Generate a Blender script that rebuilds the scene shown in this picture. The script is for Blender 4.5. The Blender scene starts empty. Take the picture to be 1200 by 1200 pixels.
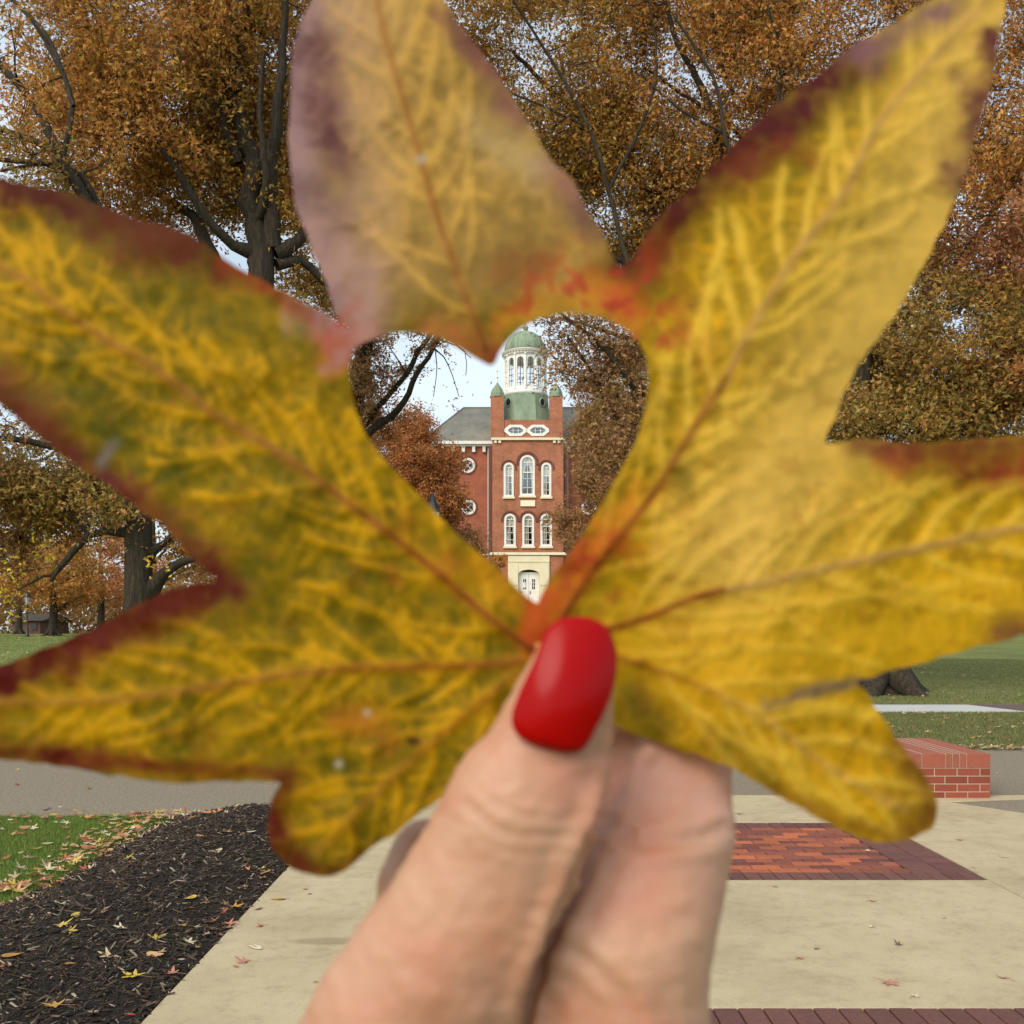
import bpy, bmesh, math, random
import numpy as np
from mathutils import Vector, Matrix
from mathutils.geometry import delaunay_2d_cdt
R = math.radians
random.seed(7); rng = np.random.default_rng(7)
S = bpy.context.scene
COL = S.collection
CAMH, HOR, F = 1.6, 738.0, 1200.0

def at(px, py, Y):
    """a point at distance Y in front of the camera position"""
    return Vector(((px-600)/F*Y, Y, CAMH+(HOR-py)/F*Y))
def ground_y(py): return CAMH*F/(py-HOR)
def gp(px, py, z=0.0):
    Y = (CAMH-z)*F/(py-HOR)
    return Vector(((px-600)/F*Y, Y, z))
def smooth(t): t = min(1, max(0, t)); return t*t*(3-2*t)
def tz(Y): return 1.1*smooth((Y-24)/60.0)

# ------------------------------------------------------------------ materials
def mat(name, col=(.5,.5,.5), rough=.6, spec=.4, metallic=0):
    m = bpy.data.materials.new(name); m.use_nodes = True
    b = m.node_tree.nodes['Principled BSDF']
    b.inputs['Base Color'].default_value = (*col, 1)
    b.inputs['Roughness'].default_value = rough
    b.inputs['Specular IOR Level'].default_value = spec
    b.inputs['Metallic'].default_value = metallic
    return m
def N(m, t, **kw):
    n = m.node_tree.nodes.new(t)
    for k, v in kw.items(): setattr(n, k, v)
    return n
def L(m, a, b): m.node_tree.links.new(a, b)
def ramp(m, src, stops):
    r = N(m, 'ShaderNodeValToRGB'); e = r.color_ramp.elements
    while len(e) < len(stops): e.new(.5)
    for i, (p, c) in enumerate(stops):
        e[i].position = p; e[i].color = (*c, 1)
    L(m, src, r.inputs[0]); return r
def noise_mat(name, stops, scale=5, detail=8, rough=.8, bump=.3, bscale=None, stretch=None, spec=.3, dist=.02, rgh=.6):
    m = mat(name, (.5,)*3, rough, spec)
    b = m.node_tree.nodes['Principled BSDF']
    tc = N(m, 'ShaderNodeTexCoord'); src = tc.outputs['Object']
    if stretch:
        mp = N(m, 'ShaderNodeMapping'); mp.inputs['Scale'].default_value = stretch
        L(m, src, mp.inputs[0]); src = mp.outputs[0]
    n = N(m, 'ShaderNodeTexNoise'); n.inputs['Scale'].default_value = scale; n.inputs['Detail'].default_value = detail
    n.inputs['Roughness'].default_value = rgh
    L(m, src, n.inputs['Vector'])
    r = ramp(m, n.outputs[0], stops); L(m, r.outputs[0], b.inputs['Base Color'])
    n2 = N(m, 'ShaderNodeTexNoise'); n2.inputs['Scale'].default_value = bscale or scale*6; n2.inputs['Detail'].default_value = 6
    L(m, src, n2.inputs['Vector'])
    bp = N(m, 'ShaderNodeBump'); bp.inputs['Strength'].default_value = bump; bp.inputs['Distance'].default_value = dist
    L(m, n2.outputs[0], bp.inputs['Height']); L(m, bp.outputs[0], b.inputs['Normal'])
    return m
def attr_mat(name, rough=.6, trans=0.0, spec=.3, bump=0, bscale=100, bdist=.001, mult=None):
    """colour from the mesh's own pigment attribute, optional translucency"""
    m = mat(name, (.5,)*3, rough, spec); nt = m.node_tree
    b = nt.nodes['Principled BSDF']; out = nt.nodes['Material Output']
    a = N(m, 'ShaderNodeAttribute'); a.attribute_name = 'pigment'
    src = a.outputs['Color']
    if mult:
        tc = N(m, 'ShaderNodeTexCoord')
        n = N(m, 'ShaderNodeTexNoise'); n.inputs['Scale'].default_value = mult[0]; n.inputs['Detail'].default_value = 8; n.inputs['Roughness'].default_value = .7
        L(m, tc.outputs['Object'], n.inputs['Vector'])
        rr = ramp(m, n.outputs[0], [(.3, (mult[1],)*3), (.7, (mult[2],)*3)])
        mx = N(m, 'ShaderNodeMix', data_type='RGBA', blend_type='MULTIPLY'); mx.inputs[0].default_value = 1
        L(m, src, mx.inputs[6]); L(m, rr.outputs[0], mx.inputs[7]); src = mx.outputs[2]
    L(m, src, b.inputs['Base Color'])
    if bump:
        tc = N(m, 'ShaderNodeTexCoord')
        n2 = N(m, 'ShaderNodeTexNoise'); n2.inputs['Scale'].default_value = bscale; n2.inputs['Detail'].default_value = 6
        L(m, tc.outputs['Object'], n2.inputs['Vector'])
        bp = N(m, 'ShaderNodeBump'); bp.inputs['Strength'].default_value = bump; bp.inputs['Distance'].default_value = bdist
        L(m, n2.outputs[0], bp.inputs['Height']); L(m, bp.outputs[0], b.inputs['Normal'])
    if trans:
        t = N(m, 'ShaderNodeBsdfTranslucent'); L(m, src, t.inputs['Color'])
        mx = N(m, 'ShaderNodeMixShader'); mx.inputs[0].default_value = trans
        L(m, b.outputs[0], mx.inputs[1]); L(m, t.outputs[0], mx.inputs[2]); L(m, mx.outputs[0], out.inputs['Surface'])
    return m

# ------------------------------------------------------------------ object helpers
def tag(o, label=None, cat=None, group=None, kind=None):
    if label: o['label'] = label
    if cat: o['category'] = cat
    if group: o['group'] = group
    if kind: o['kind'] = kind
    return o
def empty(name, loc=(0,0,0), rz=0):
    o = bpy.data.objects.new(name, None); COL.objects.link(o); o.location = loc; o.rotation_euler = (0,0,rz)
    o.empty_display_size = .1
    return o
def link(name, me, m, parent=None, smooth_=False):
    o = bpy.data.objects.new(name, me); COL.objects.link(o)
    if m and not me.materials: me.materials.append(m)
    if smooth_: me.polygons.foreach_set('use_smooth', [True]*len(me.polygons))
    if parent:
        o.parent = parent; o.matrix_parent_inverse = Matrix.Translation(parent.location).inverted()
    return o
def np_mesh(name, verts, faces, cols=None):
    """verts (n,3), faces (m,k) arrays -> mesh; cols per vertex"""
    me = bpy.data.meshes.new(name)
    verts = np.asarray(verts, np.float32); faces = np.asarray(faces, np.int32)
    me.vertices.add(len(verts)); me.vertices.foreach_set('co', verts.ravel())
    k = faces.shape[1]
    me.loops.add(faces.size); me.loops.foreach_set('vertex_index', faces.ravel())
    me.polygons.add(len(faces)); me.polygons.foreach_set('loop_start', np.arange(0, faces.size, k, dtype=np.int32))
    me.update(calc_edges=True)
    if cols is not None:
        a = me.attributes.new('pigment', 'FLOAT_COLOR', 'POINT')
        c = np.ones((len(verts), 4), np.float32); c[:, :3] = cols
        a.data.foreach_set('color', c.ravel())
    return me
class MB:
    def __init__(s): s.v = []; s.f = []; s.c = []
    def add(s, vs, fs, col=None):
        o = len(s.v); s.v += [tuple(v) for v in vs]; s.f += [tuple(i+o for i in f) for f in fs]
        s.c += [col or (1,1,1)]*len(vs)
    def box(s, x0, x1, y0, y1, z0, z1, col=None):
        s.add([(x0,y0,z0),(x1,y0,z0),(x1,y1,z0),(x0,y1,z0),(x0,y0,z1),(x1,y0,z1),(x1,y1,z1),(x0,y1,z1)],
              [(0,3,2,1),(4,5,6,7),(0,1,5,4),(1,2,6,5),(2,3,7,6),(3,0,4,7)], col)
    def bbox(s, x0, x1, y0, y1, z0, z1, b, col=None):
        """box whose top edges are bevelled"""
        s.add([(x0,y0,z0),(x1,y0,z0),(x1,y1,z0),(x0,y1,z0),(x0,y0,z1-b),(x1,y0,z1-b),(x1,y1,z1-b),(x0,y1,z1-b),
               (x0+b,y0+b,z1),(x1-b,y0+b,z1),(x1-b,y1-b,z1),(x0+b,y1-b,z1)],
              [(0,1,5,4),(1,2,6,5),(2,3,7,6),(3,0,4,7),(4,5,9,8),(5,6,10,9),(6,7,11,10),(7,4,8,11),(8,9,10,11)], col)
    def tube(s, pts, rads, n=8, col=None, caps=True):
        pts = [Vector(p) for p in pts]; vs = []; prev = None
        for i, p in enumerate(pts):
            d = (pts[min(i+1, len(pts)-1)]-pts[max(i-1, 0)]).normalized()
            if prev is None: u = d.orthogonal().normalized()
            else:
                u = prev-d*prev.dot(d)
                u = u.normalized() if u.length > 1e-6 else d.orthogonal().normalized()
            prev = u; w = d.cross(u)
            for k in range(n):
                a = 2*math.pi*k/n; vs.append(p+(u*math.cos(a)+w*math.sin(a))*rads[i])
        fs = [(i*n+k, i*n+(k+1) % n, (i+1)*n+(k+1) % n, (i+1)*n+k) for i in range(len(pts)-1) for k in range(n)]
        if caps: fs += [tuple(reversed(range(n))), tuple((len(pts)-1)*n+k for k in range(n))]
        s.add(vs, fs, col)
    def lathe(s, c, prof, n=24, rot=0, ax=1, ay=1):
        """prof: (radius, z) list"""
        vs = [(c[0]+r*math.cos(2*math.pi*k/n+rot)*ax, c[1]+r*math.sin(2*math.pi*k/n+rot)*ay, c[2]+z) for r, z in prof for k in range(n)]
        fs = [(i*n+k, i*n+(k+1) % n, (i+1)*n+(k+1) % n, (i+1)*n+k) for i in range(len(prof)-1) for k in range(n)]
        fs += [tuple(reversed(range(n))), tuple((len(prof)-1)*n+k for k in range(n))]
        s.add(vs, fs)
    def mesh(s, name, pigment=False):
        me = bpy.data.meshes.new(name); me.from_pydata(s.v, [], s.f); me.update()
        if pigment:
            a = me.attributes.new('pigment', 'FLOAT_COLOR', 'POINT')
            a.data.foreach_set('color', np.hstack([np.array(s.c, np.float32), np.ones((len(s.c),1), np.float32)]).ravel())
        return me
    def build(s, name, m, parent=None, smooth_=False, pigment=False):
        return link(name, s.mesh(name, pigment), m, parent, smooth_)
def plate(loops, y0, y1, xf=None):
    """flat plate with holes: loops of (x, z), outer first; thickness y0..y1; returns mesh"""
    cu = bpy.data.curves.new('outline', 'CURVE'); cu.dimensions = '2D'; cu.fill_mode = 'BOTH'; cu.extrude = abs(y1-y0)/2
    for lp in loops:
        sp = cu.splines.new('POLY'); sp.points.add(len(lp)-1); sp.use_cyclic_u = True
        for i, (x, z) in enumerate(lp): sp.points[i].co = (x, z, 0, 1)
    o = bpy.data.objects.new('outline', cu); COL.objects.link(o)
    me = bpy.data.meshes.new_from_object(o.evaluated_get(bpy.context.evaluated_depsgraph_get()))
    bpy.data.objects.remove(o); bpy.data.curves.remove(cu)
    me.transform(Matrix.Translation((0, (y0+y1)/2, 0)) @ Matrix.Rotation(R(90), 4, 'X'))
    if xf: me.transform(xf)
    me.materials.clear()
    return me
def arch(x0, x1, z0, z1, n=10, k=1.0):
    """arched opening loop; k = arch rise over half width"""
    r = (x1-x0)/2; cx = (x0+x1)/2; zs = z1-r*k
    return [(x0, z0), (x1, z0)]+[(cx+r*math.cos(math.pi*i/n), zs+r*k*math.sin(math.pi*i/n)) for i in range(n+1)]
def circ(cx, cz, r, n=20): return [(cx+r*math.cos(2*math.pi*i/n), cz+r*math.sin(2*math.pi*i/n)) for i in range(n)]
def inset_arch(x0, x1, z0, z1, d, k=1.0, n=10): return arch(x0+d, x1-d, z0+d, z1-d, n, k)

def vnoise(p, scale, seed, octaves=4, gain=.5):
    """2-D fractal value noise in numpy, about -1..1"""
    out = np.zeros(len(p)); amp = 1; tot = 0
    r_ = np.random.default_rng(seed)
    for o in range(octaves):
        G = r_.random((128, 128))*2-1
        q = p/scale*(2**o)+17.3*o+1000
        i = np.floor(q).astype(int); f = q-i; f = f*f*(3-2*f)
        a = G[i[:,0] % 128, i[:,1] % 128]; b = G[(i[:,0]+1) % 128, i[:,1] % 128]
        c = G[i[:,0] % 128, (i[:,1]+1) % 128]; d = G[(i[:,0]+1) % 128, (i[:,1]+1) % 128]
        out += amp*((a*(1-f[:,0])+b*f[:,0])*(1-f[:,1])+(c*(1-f[:,0])+d*f[:,0])*f[:,1]); tot += amp; amp *= gain
    return out/tot*1.6
def cells(p, size, seed):
    """distance to the borders of a jittered cell pattern, in the units of p"""
    J_ = np.random.default_rng(seed).random((64, 64, 2)); q = p/size+500; i = np.floor(q).astype(int)
    f1 = np.full(len(p), 9.); f2 = np.full(len(p), 9.)
    for dx in (-1, 0, 1):
        for dy in (-1, 0, 1):
            c = i+np.array([dx, dy]); o = c+.1+.8*J_[c[:,0] % 64, c[:,1] % 64]; d = np.hypot(*(q-o).T)
            n_ = d < f1; f2 = np.where(n_, f1, np.minimum(f2, d)); f1 = np.where(n_, d, f1)
    return (f2-f1)*size*.5
def seg_dist(p, pts):
    """distance of points p (n,2) to a polyline, and position 0..1 along it"""
    best = np.full(len(p), 1e9); tt = np.zeros(len(p)); pts = np.asarray(pts, float)
    ln = np.r_[0, np.cumsum(np.hypot(*np.diff(pts, axis=0).T))]
    for a, b, l0, l1 in zip(pts[:-1], pts[1:], ln[:-1], ln[1:]):
        d = b-a; t = np.clip(((p-a)@d)/max(d@d, 1e-9), 0, 1); q = a+t[:,None]*d
        e = np.hypot(*(p-q).T); m = e < best; best[m] = e[m]; tt[m] = ((l0+t*(l1-l0))/ln[-1])[m]
    return best, tt
def inside(p, poly):
    poly = np.asarray(poly, float); c = np.zeros(len(p), bool); j = len(poly)-1
    for i in range(len(poly)):
        xi, yi = poly[i]; xj, yj = poly[j]
        if yi != yj:
            m = ((yi > p[:,1]) != (yj > p[:,1])) & (p[:,0] < (xj-xi)*(p[:,1]-yi)/(yj-yi)+xi)
            c ^= m
        j = i
    return c
def catmull(pts, step, closed=False):
    pts = [np.array(p, float) for p in pts]; n = len(pts); out = []
    rg = range(n if closed else n-1)
    for i in rg:
        if closed: p0, p1, p2, p3 = pts[i-1], pts[i], pts[(i+1) % n], pts[(i+2) % n]
        else: p0, p1, p2, p3 = pts[max(i-1, 0)], pts[i], pts[i+1], pts[min(i+2, n-1)]
        k = max(1, int(np.linalg.norm(p2-p1)/step))
        for j in range(k):
            t = j/k
            out.append(.5*((2*p1)+(-p0+p2)*t+(2*p0-5*p1+4*p2-p3)*t*t+(-p0+3*p1-3*p2+p3)*t**3))
    if not closed: out.append(pts[-1])
    return out

# ------------------------------------------------------------------ THE HELD LEAF
OUT = [(735,858),(690,842),(640,862),(560,905),(490,955),(475,968),(440,992),(405,1019),(378,1027),(342,1018),(319,992),(313,965),(320,935),(329,916),
 (300,916),(250,916),(200,917),(150,912),(100,902),(50,895),(0,890),(-60,874),(-120,848),(-165,815),(-110,808),(-50,795),(0,780),(35,766),(70,754),(105,738),
 (140,719),(185,698),(217,686),(252,681),(238,668),(210,637),(189,616),(157,592),(140,579),(98,551),(52,516),(21,491),(0,474),(-50,440),(-110,395),(-175,335),(-240,262),
 (-170,232),(-90,212),(-40,206),(0,208),(28,217),(70,224),(115,239),(154,254),(182,260),(224,276),(262,302),(294,323),(332,341),(371,362),(395,376),(409,388),
 (400,376),(393,365),(379,325),(361,280),(349,245),(342,210),(339,140),(342,70),(351,28),(365,0),(385,-40),(410,-90),(432,-140),
 (465,-95),(495,-50),(521,0),(540,31),(568,66),(592,98),(610,130),(627,157),(645,185),(666,206),(683,234),(701,266),(718,299),(727,312),
 (750,289),(769,259),(806,225),(836,195),(870,161),(907,124),(960,86),(997,56),(1042,30),(1080,6),(1120,-14),(1165,-40),
 (1180,-20),(1177,11),(1170,45),(1159,105),(1144,157),(1132,202),(1110,255),(1087,300),(1069,334),(1050,367),(1027,401),(1005,431),(990,455),(979,486),(966,518),
 (990,517),(1020,514),(1050,519),(1087,519),(1125,517),(1162,512),(1200,510),(1260,515),(1330,535),(1400,575),(1450,620),
 (1400,655),(1320,700),(1250,728),(1200,741),(1181,750),(1144,758),(1106,769),(1069,780),(1030,790),(1004,799),
 (1015,812),(1040,850),(1068,888),(1090,918),(1100,946),(1092,968),(1070,982),(1040,988),(1000,979),(960,960),(920,937),(880,912),(840,893),(800,880),(760,866)]
HOLE = [(577,428),(587,410),(603,391),(622,378),(647,370),(672,368),(698,371),(723,380),(742,394),(755,413),(759,435),(758,467),(753,492),(745,518),(732,543),(720,565),
 (701,597),(682,629),(663,654),(645,678),(634,698),(630,707),(609,692),(590,673),(568,654),(542,632),(520,610),(495,584),(476,565),(457,546),(441,527),(428,508),(419,486),
 (413,461),(410,432),(416,408),(435,398),(454,391),(473,390),(495,391),(514,396),(536,407),(558,420)]
VEINS = [
 ([(570,412),(547,350),(529,301),(512,252),(494,189),(480,140),(459,70),(442,0),(432,-110)], 1.0),
 ([(652,735),(700,662),(750,600),(784,551),(817,495),(847,450),(874,397),(911,334),(937,292),(990,225),(1027,150),(1087,75),(1147,11),(1168,-25)], 1.0),
 ([(690,742),(750,727),(825,697),(900,682),(975,664),(1087,641),(1200,619),(1400,612)], 1.0),
 ([(700,762),(750,778),(825,806),(900,846),(980,905),(1060,950)], .55),
 ([(622,762),(560,713),(500,660),(413,593),(367,558),(315,523),(245,481),(182,432),(122,397),(70,362),(0,313),(-200,262)], 1.0),
 ([(612,775),(560,780),(460,782),(400,784),(300,796),(200,812),(100,822),(-120,825)], .8),
 ([(605,790),(545,838),(440,930),(372,1000)], .5)]
SEC, TER = [], []
lr = random.Random(3)
for vi, (v, w) in enumerate(VEINS):
    c = catmull(v, 8); n = len(c); i = 7; side = 1
    while i < n-4:
        d = c[min(i+2, n-1)]-c[i]; d = d/np.linalg.norm(d)
        for side in (1, -1):
            a = R(lr.uniform(38, 52))*side
            dd = np.array([d[0]*math.cos(a)-d[1]*math.sin(a), d[0]*math.sin(a)+d[1]*math.cos(a)])
            p = c[min(n-1, i+lr.randint(-2, 2))].copy(); pts = [p.copy()]
            for k in range(lr.randint(9, 17)):
                ca = R(-2.6*side+lr.uniform(-5, 5)); dd = np.array([dd[0]*math.cos(ca)-dd[1]*math.sin(ca), dd[0]*math.sin(ca)+dd[1]*math.cos(ca)])
                p = p+dd*12; pts.append(p.copy())
                if lr.random() < .42:
                    b = R(lr.choice((-1, 1))*lr.uniform(45, 80)); e = np.array([dd[0]*math.cos(b)-dd[1]*math.sin(b), dd[0]*math.sin(b)+dd[1]*math.cos(b)])
                    q = p.copy(); tp = [q.copy()]
                    for m_ in range(lr.randint(2, 4)):
                        jb = R(lr.uniform(-18, 18)); e = np.array([e[0]*math.cos(jb)-e[1]*math.sin(jb), e[0]*math.sin(jb)+e[1]*math.cos(jb)])
                        q = q+e*9; tp.append(q.copy())
                    TER.append(tp)
            SEC.append(pts)
        i += lr.randint(5, 7)
lf_out = np.array(catmull(OUT, 5, True))
# small teeth along the margin
tn = vnoise(lf_out, 14, 5, 2)
nrm = np.roll(lf_out, -1, 0)-np.roll(lf_out, 1, 0); nrm = np.c_[nrm[:,1], -nrm[:,0]]/np.maximum(np.hypot(*nrm.T), 1e-6)[:,None]
lf_out = lf_out+nrm*(tn*1.6)[:,None]
lf_hole = np.array(catmull(HOLE, 5, True))
# keep the notch bridge between the lobes and the heart open
gx, gy = np.meshgrid(np.arange(-245, 1460, 4.0), np.arange(-150, 1035, 4.0))
gpnt = np.c_[gx.ravel(), gy.ravel()]+rng.uniform(-1.2, 1.2, (gx.size, 2))
ok = inside(gpnt, lf_out) & ~inside(gpnt, lf_hole); gpnt = gpnt[ok]
dmar = seg_dist(gpnt, np.vstack([lf_out, lf_out[:1]]))[0]; dhol = seg_dist(gpnt, np.vstack([lf_hole, lf_hole[:1]]))[0]
gpnt = gpnt[(dmar > 2.5) & (dhol > 2.5)]
allp = np.vstack([lf_out, lf_hole, gpnt]); no, nh = len(lf_out), len(lf_hole)
edges = [(i, (i+1) % no) for i in range(no)]+[(no+i, no+(i+1) % nh) for i in range(nh)]
res = delaunay_2d_cdt([Vector(p) for p in allp], edges, [], 0, 1e-4)
lv = np.array([tuple(v) for v in res[0]]); ltri = np.array([f for f in res[2] if len(f) == 3])
cen = lv[ltri].mean(1); ltri = ltri[inside(cen, lf_out) & ~inside(cen, lf_hole)]
def leafY(p):
    x, y = p[:,0], p[:,1]
    Y = .140+.012*np.clip((430-y)/500, 0, 1.3)**1.3
    Y += .006*np.clip((x-900)/400, 0, 1.5)+.004*np.clip((250-x)/400, 0, 1.5)
    Y += .0012*vnoise(p, 150, 11, 3)+.00035*vnoise(p, 40, 12, 2)
    return Y
def lerp(a, b, t): return a*(1-t[:,None])+np.array(b)*t[:,None]
def leaf_fields(p):
    x, y = p[:,0], p[:,1]
    wp = p+np.c_[vnoise(p, 45, 21, 2), vnoise(p, 45, 22, 2)]*4
    dmain = np.full(len(p), 1e9); tm = np.zeros(len(p)); wi = np.ones(len(p))
    for v, w in VEINS:
        d, t = seg_dist(p, catmull(v, 20)); m = d < dmain; dmain[m] = d[m]; tm[m] = t[m]; wi[m] = w
    ds = np.full(len(p), 1e9); dt = np.full(len(p), 1e9)
    for lst, arr in ((SEC, ds), (TER, dt)):
        for s_ in lst:
            a = np.array(s_); lo = a.min(0)-30; hi = a.max(0)+30
            m = (wp[:,0] > lo[0]) & (wp[:,0] < hi[0]) & (wp[:,1] > lo[1]) & (wp[:,1] < hi[1])
            if m.any(): arr[m] = np.minimum(arr[m], seg_dist(wp[m], s_)[0])
    return wp, dmain, tm, wi, ds, dt
def leaf_colour(p):
    x, y = p[:,0], p[:,1]
    n1 = vnoise(p, 110, 1, 3); n2 = vnoise(p, 42, 2, 4, .65); n3 = vnoise(p, 14, 3, 3, .7)
    wp, dmain, tm, wi, ds, dt = leaf_fields(p)
    right = np.clip((x-640)/160, 0, 1); left = 1-right
    w2 = wp+np.c_[vnoise(p, 14, 23, 2), vnoise(p, 14, 24, 2)]*3
    e1 = np.exp(-(cells(w2, 34, 3)/4.2)**2); e2 = np.exp(-(cells(w2, 17, 4)/2.8)**2)
    v = np.maximum.reduce([1.05*np.exp(-(ds/6.5)**2), .75*np.exp(-(dt/4.6)**2), .42*e1, .25*e2, .80*np.exp(-(dmain/11)**2)])
    v = v*(.80+.25*n2)+.14*n1+.18*n2+.16*n3+.12*left+.36*right*np.clip((y-300)/250, 0, 1)+.14*right
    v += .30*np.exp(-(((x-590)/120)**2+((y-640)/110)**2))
    v = np.clip(v, 0, 1)
    c = lerp(np.array([[.190,.138,.003]])*np.ones((len(p),1)), (.60,.315,.004), v)
    gr = np.clip(.5*vnoise(p, 70, 31, 3)+.25, 0, 1)*left*(1-v)*1.1; c = lerp(c, (.075,.085,.004), np.clip(gr, 0, .8))
    c = lerp(c, (.74,.48,.05), .65*right*np.exp(-(ds/6)**2)+.12*right*e1)
    c *= ((1+.12*n2+.12*n3)*(1-.13*left))[:,None]
    # lobe tints: top lobe tan, upper right lobe pale straw to its outer side
    top = np.clip((395-y)/60, 0, 1)*(x > 330)*(x < 735)*np.clip((745-x-.0*y)/40, 0, 1)
    tancol = lerp(np.ones((len(p),1))*np.array([[.30,.175,.045]]), (.60,.35,.075), np.clip(v*1.0+.25*n1, 0, 1))
    c = c*(1-top[:,None]*.85)+tancol*top[:,None]*.85
    dz, tz_ = seg_dist(p, [(1150,40),(1100,210),(1010,400),(960,500),(860,640)])
    st = np.exp(-(dz/95)**2)*(x > 760)*.75*(1+.3*n2)
    c = lerp(c, (.74,.46,.09), np.clip(st, 0, .8))
    dz, _ = seg_dist(p, [(700,770),(820,760),(960,750),(1150,700)]); st = np.exp(-(dz/65)**2)*.5*(x > 680)
    c = lerp(c, (.68,.38,.01), np.clip(st, 0, .7))
    sheen_wash = np.clip((500-x)/150, 0, 1)*np.clip((400-y)/40, 0, 1)*(x > 330)*(.42+.35*n1+.25*n2); c = lerp(c, (.40,.25,.22), np.clip(sheen_wash, 0, .75))  # pale mauve wash paints the waxy sky sheen into the top lobe
    # pigment strokes: reds, maroons, purples along margins; top-lobe pale pinks paint its sheen
    ST = [([(-200,235),(0,212),(70,228),(130,246),(200,272),(260,305)], 30, (.13,.022,.008), 1.0),
      ([(130,262),(210,292),(150,300)], 26, (.20,.05,.012), .6), ([(260,305),(330,345),(395,380),(412,392)], 13, (.36,.06,.01), .9),
      ([(410,385),(400,400),(425,395)], 24, (.50,.06,.03), .9),
      ([(-150,370),(0,462),(52,512),(100,545),(150,585)], 22, (.17,.035,.02), .95), ([(150,585),(205,628),(245,668),(270,690)], 22, (.17,.03,.012), .95), ([(0,440),(60,500)],30,(.25,.06,.02),.6),
      ([(252,684),(190,700),(110,742),(40,770),(0,788),(-150,815)], 30, (.13,.012,.006), 1.0), ([(230,700),(160,735),(80,775)], 20, (.16,.02,.006), .75),
      ([(-120,850),(0,880),(60,885),(110,895)], 18, (.15,.020,.006), 1.0), ([(110,895),(170,902),(260,905),(320,905)], 12, (.22,.04,.008), .85),
      ([(330,915),(318,950),(322,990),(350,1012)], 22, (.15,.018,.006), 1.0), ([(350,1015),(390,1020),(440,988)], 9, (.20,.05,.01), .7),
      ([(400,845),(440,850),(450,870)], 22, (.40,.12,.012), .6), ([(484,868),(490,868)], 6, (.05,.01,.005), .9),
      ([(735,318),(770,268),(830,212),(900,150)], 34, (.105,.013,.008), 1.0), ([(900,150),(970,100),(1010,72)], 30, (.13,.02,.022), .95), ([(1010,70),(1060,30),(1110,5)], 20, (.26,.12,.13), .7),
      ([(770,290),(760,320),(745,350)], 26, (.30,.07,.01), .7), ([(860,200),(930,170),(950,190)], 16, (.30,.07,.02), .55),
      ([(1168,50),(1155,110),(1140,160)], 19, (.20,.06,.04), .85), ([(1140,165),(1125,200)], 20, (.25,.09,.06), .8), ([(1120,90),(1140,100)], 14, (.30,.12,.06), .5),
      ([(1035,527),(1065,533)], 19, (.42,.05,.02), .8), ([(1000,518),(1090,520),(1200,517),(1330,540)], 13, (.24,.06,.03), .75), ([(1090,530),(1140,545),(1200,542),(1300,560)], 26, (.27,.07,.012), .75), ([(1170,548),(1200,550)], 16, (.38,.04,.02), .7),
      ([(1180,745),(1230,735),(1300,705)], 20, (.20,.06,.04), .8),
      ([(1055,880),(1088,920),(1094,950),(1070,975)], 20, (.23,.085,.012), .85), ([(1050,930),(1070,950)], 18, (.20,.09,.012), .5), ([(900,925),(980,965),(1040,984)], 12, (.33,.14,.012), .6), ([(845,880),(900,915)], 15, (.22,.16,.012), .6),
      ([(348,20),(345,100),(348,180),(355,250),(375,310),(395,365)], 30, (.34,.20,.20), .95), ([(375,60),(380,130),(400,200)], 26, (.20,.075,.07), .85), ([(365,220),(395,250)], 22, (.20,.10,.10), .7), ([(385,270),(420,330),(430,385)], 34, (.42,.24,.20), .8),
      ([(525,20),(570,75),(610,135)], 20, (.28,.10,.085), .8), ([(640,195),(668,215),(690,245)], 18, (.30,.12,.11), .75), ([(680,240),(700,270)],14,(.18,.08,.06),.6), ([(590,310),(640,300),(620,330)], 18, (.36,.10,.03), .5),
      ([(600,180),(560,160),(625,190)], 26, (.60,.42,.19), .5),
      ([(705,338),(735,350),(750,372)], 20, (.55,.16,.012), .7), ([(716,360),(726,372)], 16, (.60,.06,.03), .8), ([(590,365),(640,352),(690,354),(740,395)], 15, (.60,.24,.014), .6),
      ([(577,420),(560,402),(540,392),(505,378)], 22, (.46,.15,.04), .7), ([(578,424),(574,410)], 13, (.36,.07,.03), .8),
      ([(635,712),(670,675),(712,625),(745,575)], 18, (.62,.22,.012), .75), ([(706,628),(722,640)], 18, (.55,.08,.015), .85), ([(655,700),(690,660)], 16, (.58,.10,.012), .7),
      ([(628,745),(632,715)], 24, (.45,.045,.008), .95), ([(600,705),(560,672)], 22, (.62,.26,.012), .6), ([(640,700),(625,735)], 14, (.55,.10,.015), .9),
      ([(530,655),(534,662)], 15, (.42,.15,.012), .7), ([(478,605),(480,615)], 12, (.42,.16,.012), .4),([(455,668),(462,680)],12,(.45,.12,.012),.6),
      ([(900,828),(950,812),(1003,799)], 8, (.16,.13,.12), .75), ([(115,540),(135,510)], 7, (.20,.16,.14), .75), ([(740,820),(770,850)], 20, (.23,.16,.01), .7),  # last stroke: shadow beside the thumb painted into the blade colour
      ([(793,550),(805,572)], 12, (.14,.11,.01), .6)]
    for pts, w, col, s in ST:
        d, t = seg_dist(wp+np.c_[n2, n1]*5, pts)
        f = np.exp(-np.clip(d/(w*.98)*(1-.35*n2-.15*n3), 0, 9)**2.2)*s*(.9+.25*n2+.2*n3)
        lum = sum(col); col = tuple(k*(.68 if lum < .5 else .95) for k in col)
        c = lerp(c, col, np.clip(f*(1.15-.15*e1), 0, 1))
    # red flecks round the cut-out
    dh = seg_dist(p, np.vstack([lf_hole, lf_hole[:1]]))[0]; fl = vnoise(p, 20, 77, 3, .6)
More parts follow.
